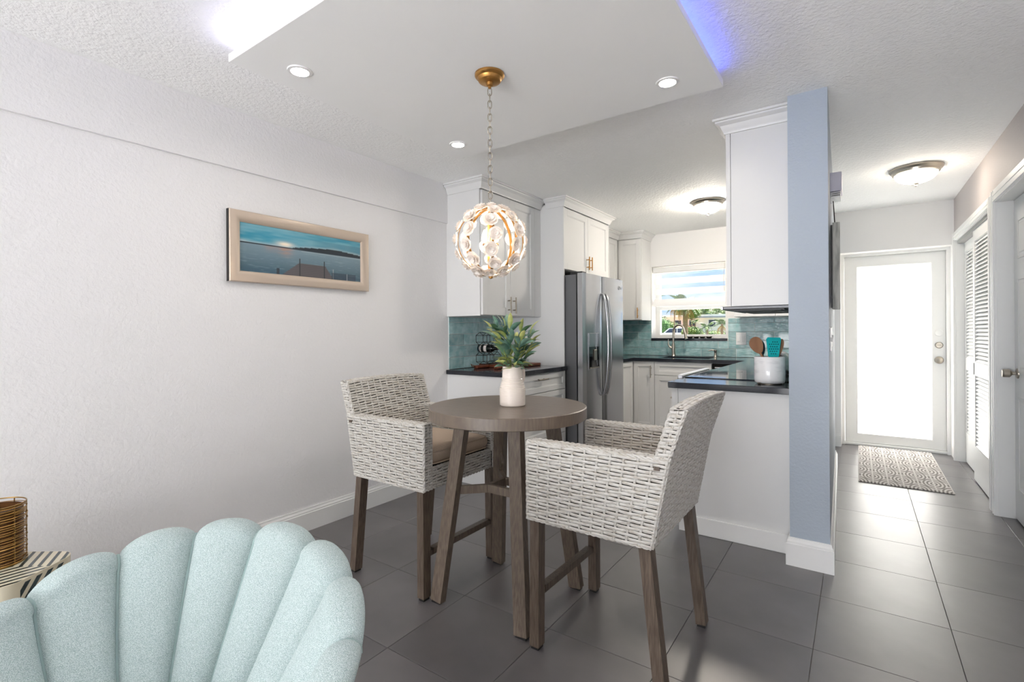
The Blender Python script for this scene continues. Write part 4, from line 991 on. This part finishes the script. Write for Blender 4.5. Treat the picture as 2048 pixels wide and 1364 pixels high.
for (x, y, r_) in ((-.78, 3.58, .10), (-.78, 3.96, .08), (-.48, 3.58, .08), (-.48, 3.96, .10)): part(rg2, 'burner_ring', MB().lathe([(r_-.003, .9202), (r_-.003, .9206), (r_, .9206), (r_, .9202)], (x, y, 0), 40, cap=False), 'steel_dark')
c6 = thing('base_cabinet', 'white base cabinet beyond the range', 'cabinet', (-.62, 4.8, 0))
part(c6, 'body', MB().box(RX, PX0-.002, 4.155, 5.55, .10, CTZ-CTH).box(RX+.06, PX0-.002, 4.155, 5.55, 0, .10), 'cab')
for a, b_ in ((4.157, 4.64), (4.64, 5.12), (5.12, 5.548)): part(c6, 'door', shaker('-x', RX, a, b_, .105, .872, rail=.055), 'cab')
solo('countertop', MB().box(RX-.032, PX0-.001, 4.154, 5.592, CTZ-CTH, CTZ, .003), 'stone', 'black stone countertop beyond the range', 'countertop', loc=(-.62, 4.9, CTZ-CTH))
u4 = thing('wall_cabinet', 'tall white wall cabinet against the blue grey column with plain side panel', 'cabinet', (-.46, 3.5, 1.37))
part(u4, 'body', MB().box(-.608, PX0-.001, 3.107, 3.88, 1.372, 2.44), 'cab')
part(u4, 'end_panel', MB().box(-.604, PX0-.001, 3.092, 3.106, 1.370, 2.40), 'cab'); part(u4, 'end_stile', MB().box(-.630, -.6065, 3.090, 3.106, 1.372, 2.40), 'cab')
for a, b_ in ((3.108, 3.495), (3.495, 3.88)): part(u4, 'door', shaker('-x', -.609, a, b_, 1.376, 2.37), 'cab')
part(u4, 'crown_moulding', crown([(PX0-.001, 3.90), (-.630, 3.90), (-.630, 3.090), (PX0-.001, 3.090)][::-1][::-1], 2.374, H-.001, .06), 'cab', 25)
hdv = thing('range_hood', 'slim dark steel range hood under the wall cabinet', 'range hood', (-.47, 3.5, 1.345))
part(hdv, 'body', MB().box(-.655, PX0-.002, 3.118, 3.86, 1.352, 1.370, .003), 'steel_dark')
for a, b_ in ((3.15, 3.48), (3.50, 3.83)): part(hdv, 'filter', MB().box(-.62, -.34, a, b_, 1.346, 1.353).box(-.60, -.36, a+.02, b_-.02, 1.343, 1.347), 'black')
part(hdv, 'front_lip', MB().box(-.668, -.656, 3.118, 3.86, 1.350, 1.371, .002), 'steel')
u5 = thing('wall_cabinet', 'white wall cabinet on the back wall seen under the range hood', 'cabinet', (-.7, 6.07, 1.375))
part(u5, 'body', MB().box(-1.13, PX0-.001, 5.91, YB-.001, 1.376, 2.44), 'cab')
for a, b_ in ((-1.128, -.72), (-.72, PX0-.002)): part(u5, 'door', shaker('-y', 5.909, a, b_, 1.378, 2.37, rail=.06), 'cab')

# utensil crock with its tools
KX_, KY_ = -.430, 3.262
ck = thing('utensil_crock', 'white marble utensil crock on the peninsula counter', 'crock', (KX_, KY_, CTZ))
part(ck, 'body', MB().lathe([(0, .004), (.070, .004), (.080, .012), (.083, .03), (.083, .155), (.080, .160), (.077, .155), (.076, .02), (0, .016)], (KX_, KY_, CTZ), 48), 'marble', 50)
part(ck, 'foot_ornament', MB().lathe([(0, 0), (.006, .002), (.010, .006), (.006, .011), (0, .012)], (KX_-.045, KY_-.078, CTZ), 8), 'pewter', 60)
part(ck, 'foot_ring', MB().lathe([(.060, 0), (.066, .001), (.066, .005), (.060, .005)], (KX_, KY_, CTZ), 32), 'pewter', 40)
def kp(dx, dz, dd=0): p = Vector((KX_, KY_, CTZ))+rt*dx+fw*dd+Vector((0, 0, dz)); return p
def paddle(name, label, mname, base, tip, outline, th, cat, holes=None):
    """flat tool head: outline in (along, across), plus handle reaching down into the crock"""
    b_, t_ = Vector(base), Vector(tip); al = (t_-b_).normalized(); nrm = (-fw-al*(-fw).dot(al)).normalized(); ac_ = al.cross(nrm)
    t = thing(name, label, cat, base, 'tools in the marble crock')
    f0 = lambda a, c: tuple(t_+al*a+ac_*c-nrm*th/2); f1 = lambda a, c: tuple(t_+al*a+ac_*c+nrm*th/2)
    mb = MB()
    mb.prism(outline, f0, f1); part(t, 'head', mb, mname, 40)
    part(t, 'handle', MB().tube([b_, b_.lerp(t_, .5), t_+al*.006], [.005, .006, .007], 8), mname, 60)
    if holes:
        f2 = lambda a, c: tuple(t_+al*a+ac_*c+nrm*(th/2+.0004))
        for (a, c) in holes: part(t, 'hole', MB().prism([(a+.0034*math.cos(q), c+.0034*math.sin(q)) for q in [R(45*k_) for k_ in range(8)]], f1, f2), 'navy')
    return t
def oval(L_, w0, n=20): return [(L_/2-L_/2*math.cos(a), w0*math.sin(a)*(1+.25*math.cos(a-math.pi))*(-1)) for a in [2*math.pi*i/n for i in range(n)]]
paddle('wooden_spoon', 'large wooden spoon leaning left in the marble crock', 'spoon_wood', kp(.02, .03), kp(-.052, .178), oval(.105, .037), .006, 'spoon')
paddle('serving_spoon', 'dark navy spoon behind the turquoise turner', 'navy', kp(.0, .03, .02), kp(-.032, .165, .02), oval(.095, .026), .006, 'spoon')
hl = [(.022+.014*i, -.026+.0125*j+(.006 if i % 2 else 0)) for i in range(6) for j in range(5) if not (i in (0, 5) and j in (0, 4)) and abs(-.026+.0125*j+(.006 if i % 2 else 0)) < .027]
paddle('slotted_turner', 'bright turquoise slotted turner standing in the marble crock', 'turquoise', kp(.008, .03, -.015), kp(.010, .155, -.022), [(.0, -.022), (.008, -.030), (.106, -.045), (.118, -.038), (.118, .034), (.108, .040), (.01, .032), (.0, .024)][::-1], .005, 'turner', hl)
paddle('wooden_spatula', 'narrow wooden spoon at the right of the turquoise turner', 'spoon_wood', kp(.03, .03, .01), kp(.056, .165, .005), oval(.10, .016), .006, 'spoon')
# things behind the crock, half hidden by the column
rk = thing('wire_rack', 'dark wire rack on the counter behind the marble crock', 'rack', (-.365, 3.34, CTZ))
for i in range(5):
    part(rk, 'wire', MB().tube([(-.42+.022*i, 3.352, CTZ+.003), (-.42+.022*i, 3.352, CTZ+.05), (-.41+.02*i, 3.374, CTZ+.075), (-.41+.02*i, 3.378, CTZ+.003)], .0025, 6), 'black', 60)
part(rk, 'wire', MB().tube([(-.425, 3.352, CTZ+.05), (-.325, 3.352, CTZ+.05)], .003, 6), 'black', 60)
kb = thing('kettle', 'silver kettle standing on the range cooktop', 'kettle', (-.46, 3.98, .9208))
part(kb, 'body', MB().lathe([(0, 0), (.085, 0), (.095, .02), (.09, .08), (.06, .14), (.03, .155), (0, .157)], (-.46, 3.98, .9208), 32), 'steel', 50)
part(kb, 'handle', MB().tube([(-.46, 3.90, 1.05), (-.46, 3.91, 1.13), (-.46, 3.98, 1.165), (-.46, 4.05, 1.13), (-.46, 4.06, 1.05)], .008, 8), 'black', 60); part(kb, 'spout', MB().tube([(-.53, 3.98, 1.0), (-.575, 3.98, 1.045)], [.016, .010], 10), 'steel', 50)
part(kb, 'knob', MB().lathe([(.008, .155), (.008, .165), (.014, .172), (0, .182)], (-.46, 3.98, .9208), 14), 'black', 50)

# ------------------------------------------------------------------ wine rack, bottle, boards
bz = CTZ
def board(name, label, y0, y1, x0, x1, z0, z1, hy):
    t = thing(name, label, 'cutting board', ((x0+x1)/2, (y0+y1)/2, z0))
    part(t, 'board', MB().box(x0, x1, y0, y1, z0, z1, .004), 'board'); part(t, 'handle', MB().box((x0+x1)/2-.022, (x0+x1)/2+.022, y0-hy, y0+.002, z0, z1, .006), 'board'); return t
b1 = board('cutting_board', 'dark wooden paddle cutting board under the wine rack', 3.47, 3.90, -2.80, -2.60, bz+.001, bz+.027, .17)
part(b1, 'leather_loop', MB().tube([(-2.70, 3.302, bz+.014), (-2.71, 3.27, bz+.02), (-2.70, 3.245, bz+.04), (-2.69, 3.262, bz+.03), (-2.70, 3.302, bz+.014)], .004, 6), 'rope', 60)
board('cutting_board', 'reddish wooden cutting board in front of the wine rack', 3.44, 3.95, -2.585, -2.44, bz+.001, bz+.024, .10)
wz = bz+.028; wx = -2.715; wy = 3.455
wr_ = thing('wine_rack', 'black wire hexagon wine rack holding a bottle on the cutting board', 'wine rack', (wx, wy, wz))
hexr = .058
def hexpts(cy_, cz_): return [(cy_+hexr*math.cos(R(30+60*i)), cz_+hexr*math.sin(R(30+60*i))) for i in range(6)]
cells = [(wy, wz+.052), (wy+.1005, wz+.052), (wy+.05, wz+.139), (wy, wz+.226-.0), (wy+.1005, wz+.226)]
for (cy_, cz_) in cells:
    for xx in (wx-.06, wx+.06):
        part(wr_, 'wire_hexagon', MB().tube([(xx, max(wz-.26, y), max(wz+.003, z)) if False else (xx, y, max(wz+.003, z)) for (y, z) in hexpts(cy_, cz_)], .0027, 6, closed=True), 'black', 60)
    for (y, z) in hexpts(cy_, cz_)[::1]: part(wr_, 'wire_bar', MB().tube([(wx-.06, y, max(wz+.003, z)), (wx+.06, y, max(wz+.003, z))], .0022, 5), 'black', 60)
wbm = MB().lathe([(0, -.14), (.034, -.14), (.037, -.13), (.037, .05), (.03, .09), (.015, .12), (.014, .17), (0, .17)], (wx+.03, wy+.05, wz+.139), 28, axis='x')
wbt = thing('wine_bottle', 'dark wine bottle with black and white label lying in the wire rack', 'bottle', (wx, wy+.05, wz+.10))
wbm2 = MB(); wbm2.lathe([(0, -.10), (.034, -.10), (.037, -.09), (.037, .06), (.03, .09), (.015, .115), (.014, .15), (0, .15)], (0, 0, 0), 28, axis='x')
part(wbt, 'glass', MB().add([(wx-.045+v[0], wy+.05+v[1], wz+.139+v[2]) for v in wbm2.v], wbm2.f), 'glass_bottle', 50)
part(wbt, 'paper_label', MB().lathe([(.0375, -.11), (.0378, -.05), (.0375, -.03)], (wx+.03, wy+.05, wz+.139), 28, cap=False, axis='x'), 'paper', 50)
part(wbt, 'label_stripe', MB().lathe([(.0381, -.09), (.0381, -.06)], (wx+.03, wy+.05, wz+.139), 28, cap=False, axis='x'), 'black', 50)

# ------------------------------------------------------------------ front door
DY = 6.44
fd = struct('door_1', MB().box(DX0+.03, .02-.03, DY, DY+.045, .03, 2.0).box(.60-.0, DX1-.03, DY, DY+.045, .03, 2.0).box(-.010, .60, DY, DY+.045, 1.895, 2.0).box(-.010, .60, DY, DY+.045, .03, .125), 'trim', label='white front door with one tall frosted glass pane')
part(fd, 'frosted_pane', MB().box(-.010, .60, DY+.018, DY+.024, .125, 1.895), 'frosted')
part(fd, 'glazing_bead', MB().box(-.026, -.010, DY-.006, DY, .11, 1.91).box(.60, .616, DY-.006, DY, .11, 1.91).box(-.010, .60, DY-.006, DY, 1.895, 1.91).box(-.010, .60, DY-.006, DY, .11, .125), 'trim')
part(fd, 'threshold', MB().box(DX0+.001, DX1-.001, 6.40, 6.55, .0005, .028, .004), 'trim')
part(fd, 'deadbolt', MB().lathe([(.032, 0), (.031, .006), (.026, .010), (.024, .006), (0, .006)], (.655, DY, 1.070), 28, axis='y').box(.637, .673, DY-.022, DY-.004, 1.063, 1.077, .004), 'nickel', 40)
part(fd, 'door_knob', MB().lathe([(.036, 0), (.035, .006), (.028, .012), (.018, .014), (.018, .03), (.026, .035), (.027, .05), (.018, .058), (0, .06)], (.655, DY, .922), 28, axis='y'), 'nickel', 40)
part(fd, 'keyhole_cap', MB().lathe([(.033, 0), (.032, .003), (.026, .004), (.024, .003), (0, .004)], (.655, DY, 1.19), 28, axis='y'), 'trim', 40)
dt = struct('trim_1', MB().box(DX0, DX0+.028, 6.38, 6.55, 0, DZ1).box(DX1-.028, DX1, 6.38, 6.55, 0, DZ1).box(DX0+.028, DX1-.028, 6.38, 6.55, 2.003, DZ1), 'trim')

# ------------------------------------------------------------------ closet bypass doors with louvres
def casing(name, y0, y1, z1, w=.085, near=True):
    mb = MB()
    for (a, b_, d) in ((0, w, .012), (.012, w-.010, .017), (.030, .046, .021), (w-.014, w-.004, .02)):
        mb.box(XR-d, XR, y0-w+a, y0-w+b_, 0, z1+w-a*0-.0 if a == 0 else z1+w-.01)
        mb.box(XR-d, XR, y1+w-b_, y1+w-a, 0, z1+w if a == 0 else z1+w-.01)
        mb.box(XR-d, XR, y0, y1, z1+w-b_, z1+w-a)
    mb.box(XR, XR+.12, y0, y0+.004, 0, z1).box(XR, XR+.12, y1-.004, y1, 0, z1).box(XR, XR+.12, y0, y1, z1-.004, z1)
    return struct(name, mb, 'trim')
casing('trim_2', CY0, CY1, CZ1, w=.075); casing('trim_3', EY0, EY1, EZ1)
part(bpy.data.objects['trim_2'], 'door_track', MB().box(XR+.01, XR+.10, CY0+.004, CY1-.004, 2.022, 2.05), 'cabin')
slat = MB()
def louver_door(name, xp, y0, y1, label):
    d = struct(name, MB().box(xp, xp+.03, y0, y0+.055, .012, 2.02).box(xp, xp+.03, y1-.055, y1, .012, 2.02).box(xp, xp+.03, y0+.055, y1-.055, .012, .285).box(xp, xp+.03, y0+.055, y1-.055, .855, .965).box(xp, xp+.03, y0+.055, y1-.055, 1.935, 2.02), 'trim', label=label)
    w = y1-y0-.11; me = MB().box(-.018, .018, 0, w, -.003, .003, .001).mesh('slat'); me.materials.append(MATS['trim'])
    for (z0, z1) in ((.285, .855), (.965, 1.935)):
        n = int((z1-z0)/.030)
        for i in range(n):
            o = link('slat', me, None, d); o.location = (xp+.015, y0+.055, z0+(i+.5)*(z1-z0)/n); o.rotation_euler = (0, R(-52), 0)
    part(d, 'back_board', MB().box(xp+.031, xp+.034, y0+.01, y1-.01, .02, 2.0), 'trim')
    return d
d3 = louver_door('door_3', XR+.018, CY0+.006, 5.44, 'white louvred sliding closet door, the nearer of the pair')
part(d3, 'finger_pull', MB().box(XR+.014, XR+.018, 5.405, 5.425, .86, .955, .002), 'cabin')
louver_door('door_4', XR+.058, 5.38, CY1-.006, 'white louvred sliding closet door, the farther of the pair')
# bedroom door, six raised panels
dX = XR+.080
d5 = struct('door_5', MB().box(dX, dX+.035, EY0+.006, EY1-.006, .010, EZ1-.008), 'trim', label='white panelled door at the right edge with a nickel knob')
for (a, b_) in ((EY0+.10, EY0+.37), (EY1-.37, EY1-.10)):
    for (z0, z1) in ((.20, .80), (.95, 1.55), (1.67, 1.92)):
        mb = MB().box(dX-.004, dX, a, b_, z0, z0+.014).box(dX-.004, dX, a, b_, z1-.014, z1).box(dX-.004, dX, a, a+.014, z0, z1).box(dX-.004, dX, b_-.014, b_, z0, z1).box(dX-.004, dX, a+.035, b_-.035, z0+.035, z1-.035, .003)
        part(d5, 'panel', mb, 'trim')
kn = MB().lathe([(.033, 0), (.032, .007), (.024, .010), (.011, .012), (.011, .028), (.018, .032), (.026, .040), (.027, .068), (.022, .074), (.010, .075), (0, .073)], (0, 0, 0), 28, axis='x')
part(d5, 'door_knob', MB().add([(dX-v[0], 4.400+v[1], .945+v[2]) for v in kn.v], [f[::-1] for f in kn.f]), 'nickel', 40)

# hinge plate on the far right jamb
struct('trim_4', MB().box(XR-.010, XR-.001, 6.225, 6.238, .95, 1.09), 'cabin')

# ------------------------------------------------------------------ hall things
rug = MB(); rx0, rx1, ry0, ry1 = -.006, .583, 4.878, 6.37
rug.box(rx0, rx1, ry0, ry1, .0005, .009, .003)
solo('runner_rug', rug, 'rug', 'grey and cream rug with ring pattern on the hall floor', 'rug', loc=(rx0, ry0, .0005))
def px_at(y): return PX1+(-.176-PX1)*(y-PY0)/(PYE-PY0)
ch = thing('door_chime', 'white door chime box high on the hall side of the partition', 'door chime', (px_at(3.62), 3.68, 2.05))
x = px_at(3.72)
part(ch, 'cover', MB().box(x, x+.062, 3.60, 3.76, 2.075, 2.19, .003), 'plastic_lav'); part(ch, 'grille', MB().box(x, x+.055, 3.605, 3.755, 2.040, 2.046).box(x, x+.055, 3.605, 3.755, 2.052, 2.058).box(x, x+.055, 3.605, 3.755, 2.064, 2.070).box(x, x+.006, 3.605, 3.755, 2.035, 2.075), 'plastic')
sg = thing('wooden_wall_sign', 'weathered grey wood plank sign on the hall side of the partition', 'wall sign', (px_at(3.4), 3.36, 1.37))
xs = px_at(3.36)+.006
part(sg, 'plank', MB().box(xs+.012, xs+.046, 3.20, 3.225, 1.34, 1.812, .002), 'sign_wood')
part(sg, 'plank', MB().box(xs+.012, xs+.030, 3.229, 3.45, 1.36, 1.80, .002), 'sign_wood')
part(sg, 'backing', MB().box(xs+.002, xs+.012, 3.205, 3.46, 1.35, 1.80), 'black')
hk = MB().tube([(xs+.02, 3.32, 1.80), (xs+.016, 3.34, 1.88), (xs+.012, 3.35, 1.96)], .0022, 6).tube([(xs+.02, 3.40, 1.80), (xs+.016, 3.37, 1.88), (xs+.012, 3.35, 1.96)], .0022, 6)
part(sg, 'hanger', hk, 'black', 60)
for (yy, z0, z1, lb) in ((3.13, 1.115, 1.24, 'white light switch on the hall side of the partition, the nearer one'), (3.42, 1.13, 1.245, 'white light switch on the hall side of the partition, the farther one')):
    x = px_at(yy); s_ = thing('light_switch', lb, 'switch', (x, yy, z0), 'hall light switches')
    part(s_, 'plate', MB().box(x, x+.007, yy-.036, yy+.036, z0, z1, .002), 'plastic'); part(s_, 'toggle', MB().box(x+.007, x+.015, yy-.006, yy+.006, (z0+z1)/2-.012, (z0+z1)/2+.012, .002), 'plastic')

# ------------------------------------------------------------------ outdoors through the kitchen window
struct('bounce_slab', MB().box(-12, 12, 6.62, 14, -.149, -.13), 'bounce_slab_pale')  # added pale slab, hidden below the sill, bounces sun into the kitchen
gr = struct('ground', MB().box(-120, 120, 6.8, 220, -.3, -.15), 'lawn'); struct('street', MB().box(-120, 120, 38, 58, -.149, -.14), 'asphalt')
def frond_mesh(nm, L_, w_, drop, m, fan=False):
    mb = MB()
    for s in (-1, 1):
        for i in range(16):
            f = .12+.88*i/15; x = L_*f; z = .25*L_*math.sin(f*1.4)-drop*L_*f*f; ll = w_*math.sin(math.pi*min(1, f*.9+.1))+.05
            mb.add([(x, 0, z), (x+.06*L_, 0, z-.02), (x+.5*ll, s*ll, z-.5*ll), (x+.38*ll, s*ll*.9, z-.52*ll)], [(0, 1, 2, 3)])
    mb.tube([(L_*f, 0, .25*L_*math.sin(f*1.4)-drop*L_*f*f) for f in [k/8 for k in range(9)]], [.03*(1-.8*k/8) for k in range(9)], 5)
    me = mb.mesh(nm); me.materials.append(MATS[m]); return me
FG = frond_mesh('frond', 1.5, .35, .55, 'frond'); FD = frond_mesh('dry_frond', 1.0, .25, 1.2, 'frond_dry')
rnd = random.Random(3)
def palm(px, depth, ztop, label, s=1.0, n=18, dry=8, tr=.13, lean=0):
    b_ = pane_at(px, depth, -.15); t = thing('palm_tree', label, 'tree', b_, 'trees beyond the street')
    h = ztop+.15; part(t, 'trunk', MB().tube([b_+Vector((lean*k_*k_*.02, 0, h*k_/6)) for k_ in range(7)], [tr*1.3]+[tr]*5+[tr*.8], 10), 'trunk', 50)
    tp = Vector((lean*.72, 0, h))
    for i in range(n):
        o = link('frond', FG, None, t); a = 2*math.pi*i/n+rnd.uniform(-.2, .2); e = rnd.uniform(-.5, .9)
        o.location = tp; o.rotation_euler = (rnd.uniform(-.2, .2), -e, a); q = s*rnd.uniform(.8, 1.15); o.scale = (q, q, q)
    for i in range(dry):
        o = link('dry_frond', FD, None, t); a = 2*math.pi*i/dry+rnd.uniform(-.2, .2)
        o.location = tp-Vector((0, 0, .15)); o.rotation_euler = (0, .35, a); q = s*rnd.uniform(.8, 1.2); o.scale = (q, q, q)
palm(1371, 34, 3.05, 'tall palm with tan fronds and thick trunk in the middle of the window view', .75, 20, 16, .16)
palm(1349, 46, 3.45, 'slim palm with dry fronds left of the thick palm', .62, 12, 12, .05)
palm(1414, 44, 1.55, 'short palm in front of the white house', .5, 16, 0, .12)
palm(1444, 40, 1.75, 'short palm with yellowed fronds at the right edge of the window view', .55, 14, 8, .1)
palm(1391, 58, 2.3, 'small green palm before the white house beside the thick trunk', .42, 14, 0, .06)
palm(1403, 87, 4.4, 'green palm crown rising behind the white house', 1.5, 16, 0, .14)
palm(1434, 96, 4.7, 'palm crown behind the house toward the right edge of the view', 1.4, 16, 0, .12)
palm(1325, 30, 3.1, 'grey green palm frond at the left edge of the window view', .7, 10, 0, .05, -1)
def bush(px, depth, rx_, rz_, z, m, label, cat='bush', nm='leafy_bush', n=900, grp='greenery beyond the street'):
    c = pane_at(px, depth, z); rr = random.Random(int(px*7+depth)); mb = MB()
    for i in range(n):
        v = Vector((rr.gauss(0, 1), rr.gauss(0, 1), rr.gauss(0, 1))).normalized()*rr.uniform(.75, 1.05); p = c+Vector((v.x*rx_, v.y*rx_*.7, v.z*rz_))
        if p.z < -.14: continue
        a = Vector((rr.uniform(-1, 1), rr.uniform(-1, 1), rr.uniform(-1, 1))).normalized(); b_ = a.orthogonal().normalized(); s_ = .11*max(.7, rx_*.45)
        mb.add([p-a*s_, p+b_*s_*.6, p+a*s_, p-b_*s_*.6], [(0, 1, 2, 3)])
    mb.lathe([(0, -.9)]+[(math.cos(a_)*.9, math.sin(a_)*.9) for a_ in [R(-60+30*k_) for k_ in range(5)]]+[(0, .9)], (0, 0, 0), 14)
    nb = 14*7; mb.v[-nb:] = [(c.x+x*rx_*.85, c.y+y*rx_*.6, max(-.14, c.z+z_*rz_*.9)) for x, y, z_ in mb.v[-nb:]]
    t = thing(nm, label, cat, (c.x, c.y, -.15), grp); part(t, 'foliage', mb, m); part(t, 'trunk', MB().tube([(c.x, c.y, -.15), (c.x, c.y, c.z)], .1, 6), 'trunk'); return t
bush(1324, 54, 1.1, 1.5, 1.4, 'bush_dark', 'dark green tree at the left of the window view', 'tree', 'round_tree')
bush(1338, 58, 1.2, 1.0, 1.4, 'bush', 'olive green tree behind the white car', 'tree', 'round_tree')
bush(1384, 66, 1.3, .9, 3.6, 'bush', 'bright green tree crown behind the thick palm trunk', 'tree', 'round_tree')
bush(1366, 86, 1.7, 1.8, 3.9, 'bush_dark', 'dark tree behind the left end of the white house', 'tree', 'round_tree')
bush(1418, 113, 4.8, 1.4, 4.9, 'bush', 'long low row of foliage above the house roof', 'tree', 'round_tree', 1600)
bush(1384, 43, .9, .5, 1.05, 'bush', 'clipped bright green hedge right of the thick palm trunk', 'hedge', 'hedge', 900)
bush(1430, 52, 1.5, .45, .75, 'bush', 'low hedge at the right of the window view', 'hedge', 'hedge', 900)
c = pane_at(1415, 101, 0); cn = thing('conifer', 'narrow blue green conifer rising above the house roof', 'tree', (c.x, c.y, -.15))
part(cn, 'trunk', MB().tube([(c.x, c.y, -.15), (c.x, c.y, 6.8)], .1, 6), 'trunk'); cm = MB()
for k_ in range(9): cm.lathe([(.95*(1-k_/10), 2.8+k_*.44), (.15, 3.4+k_*.44)], (c.x, c.y, 0), 9, cap=False)
part(cn, 'foliage', cm, 'conifer')
ho = thing('white_house', 'low white house with flat roof across the street', 'house', pane_at(1400, 80, -.15))
ca_ = pane_at(1366, 80, 0); cb_ = pane_at(1470, 80, 0); hy = 68.0
hx0, hx1 = pane_at(1371, 84).x, 2.0; hyf = 71.0
part(ho, 'wall', MB().box(hx0, hx1, hyf, hyf+9, -.15, 3.15), 'house'); part(ho, 'roof', MB().box(hx0-.5, hx1+.5, hyf-.7, hyf+9.6, 3.15, 3.42), 'house_roof')
part(ho, 'porch_wall', MB().box(hx0-1.3, hx0-.001, hyf+.6, hyf+8, -.15, 2.75), 'house_grey'); part(ho, 'porch_roof', MB().box(hx0-2.6, hx0+.2, hyf-.2, hyf+8.4, 2.76, 2.98), 'house_roof')
for i, dx in enumerate((.9, 2.6, 4.6, 7.2, 9.8)):
    wnd = part(ho, 'window', MB().box(hx0+dx, hx0+dx+1.0, hyf-.06, hyf+.01, 1.7, 2.75), 'house_roof'); part(wnd, 'pane', MB().box(hx0+dx+.08, hx0+dx+.92, hyf-.08, hyf-.061, 1.78, 2.67), 'house_glass')
part(ho, 'fascia', MB().box(hx0+4.0, hx1, hyf-.75, hyf-.70, 2.95, 3.15), 'house_grey')
cc_ = pane_at(1329, 65, 0); h2 = thing('terracotta_house', 'distant house with terracotta roof behind the trees', 'house', (cc_.x, cc_.y, -.15))
part(h2, 'wall', MB().box(cc_.x-1.5, cc_.x+2, cc_.y, cc_.y+5, -.15, 1.35), 'house'); part(h2, 'roof', MB().prism([(cc_.y-.4, 1.35), (cc_.y+5.4, 1.35), (cc_.y+2.5, 2.0)], lambda a, b: (cc_.x-1.8, a, b), lambda a, b: (cc_.x+2.3, a, b)), 'terracotta')
# parked car
c = pane_at(1353, 48, 0); car = thing('parked_car', 'white sport utility car parked across the street', 'car', (c.x, c.y, -.14))
def cpz(a, b): return (a, b)
prof = [(-2.2, .25), (-2.25, .75), (-2.1, .95), (-1.0, 1.02), (-.45, 1.48), (1.7, 1.50), (2.1, 1.0), (2.2, .7), (2.15, .25)]
part(car, 'body', MB().prism(prof, lambda a, b: (c.x+a*1.0, c.y-.9, b-.0), lambda a, b: (c.x+a*1.0, c.y+.9, b-.0)), 'car_white')
for (q) in ([(-.82, 1.04), (-.38, 1.40), (.28, 1.42), (.28, 1.04)], [(.36, 1.04), (.36, 1.42), (1.10, 1.42), (1.10, 1.04)], [(1.18, 1.04), (1.18, 1.42), (1.62, 1.42), (1.9, 1.04)]):
    part(car, 'window', MB().prism(q, lambda a, b: (c.x+a, c.y-.901, b), lambda a, b: (c.x+a, c.y-.91, b)), 'car_glass')
for dx in (-1.4, 1.35):
    for dy in (-.92, .72): part(car, 'wheel', MB().lathe([(0, 0), (.34, 0), (.34, .2), (0, .2)], (c.x+dx, c.y+dy+.2, .20), 18, axis='y'), 'black', 40)
c = pane_at(1426, 104, 0); up_ = thing('utility_pole', 'thin wooden utility pole above the roof line', 'pole', (c.x, c.y, -.15))
part(up_, 'post', MB().tube([(c.x, c.y, -.15), (c.x, c.y, 6.0)], .09, 8), 'trunk', 50); part(up_, 'crossarm', MB().box(c.x-.9, c.x+.9, c.y-.06, c.y+.06, 5.4, 5.5), 'trunk')
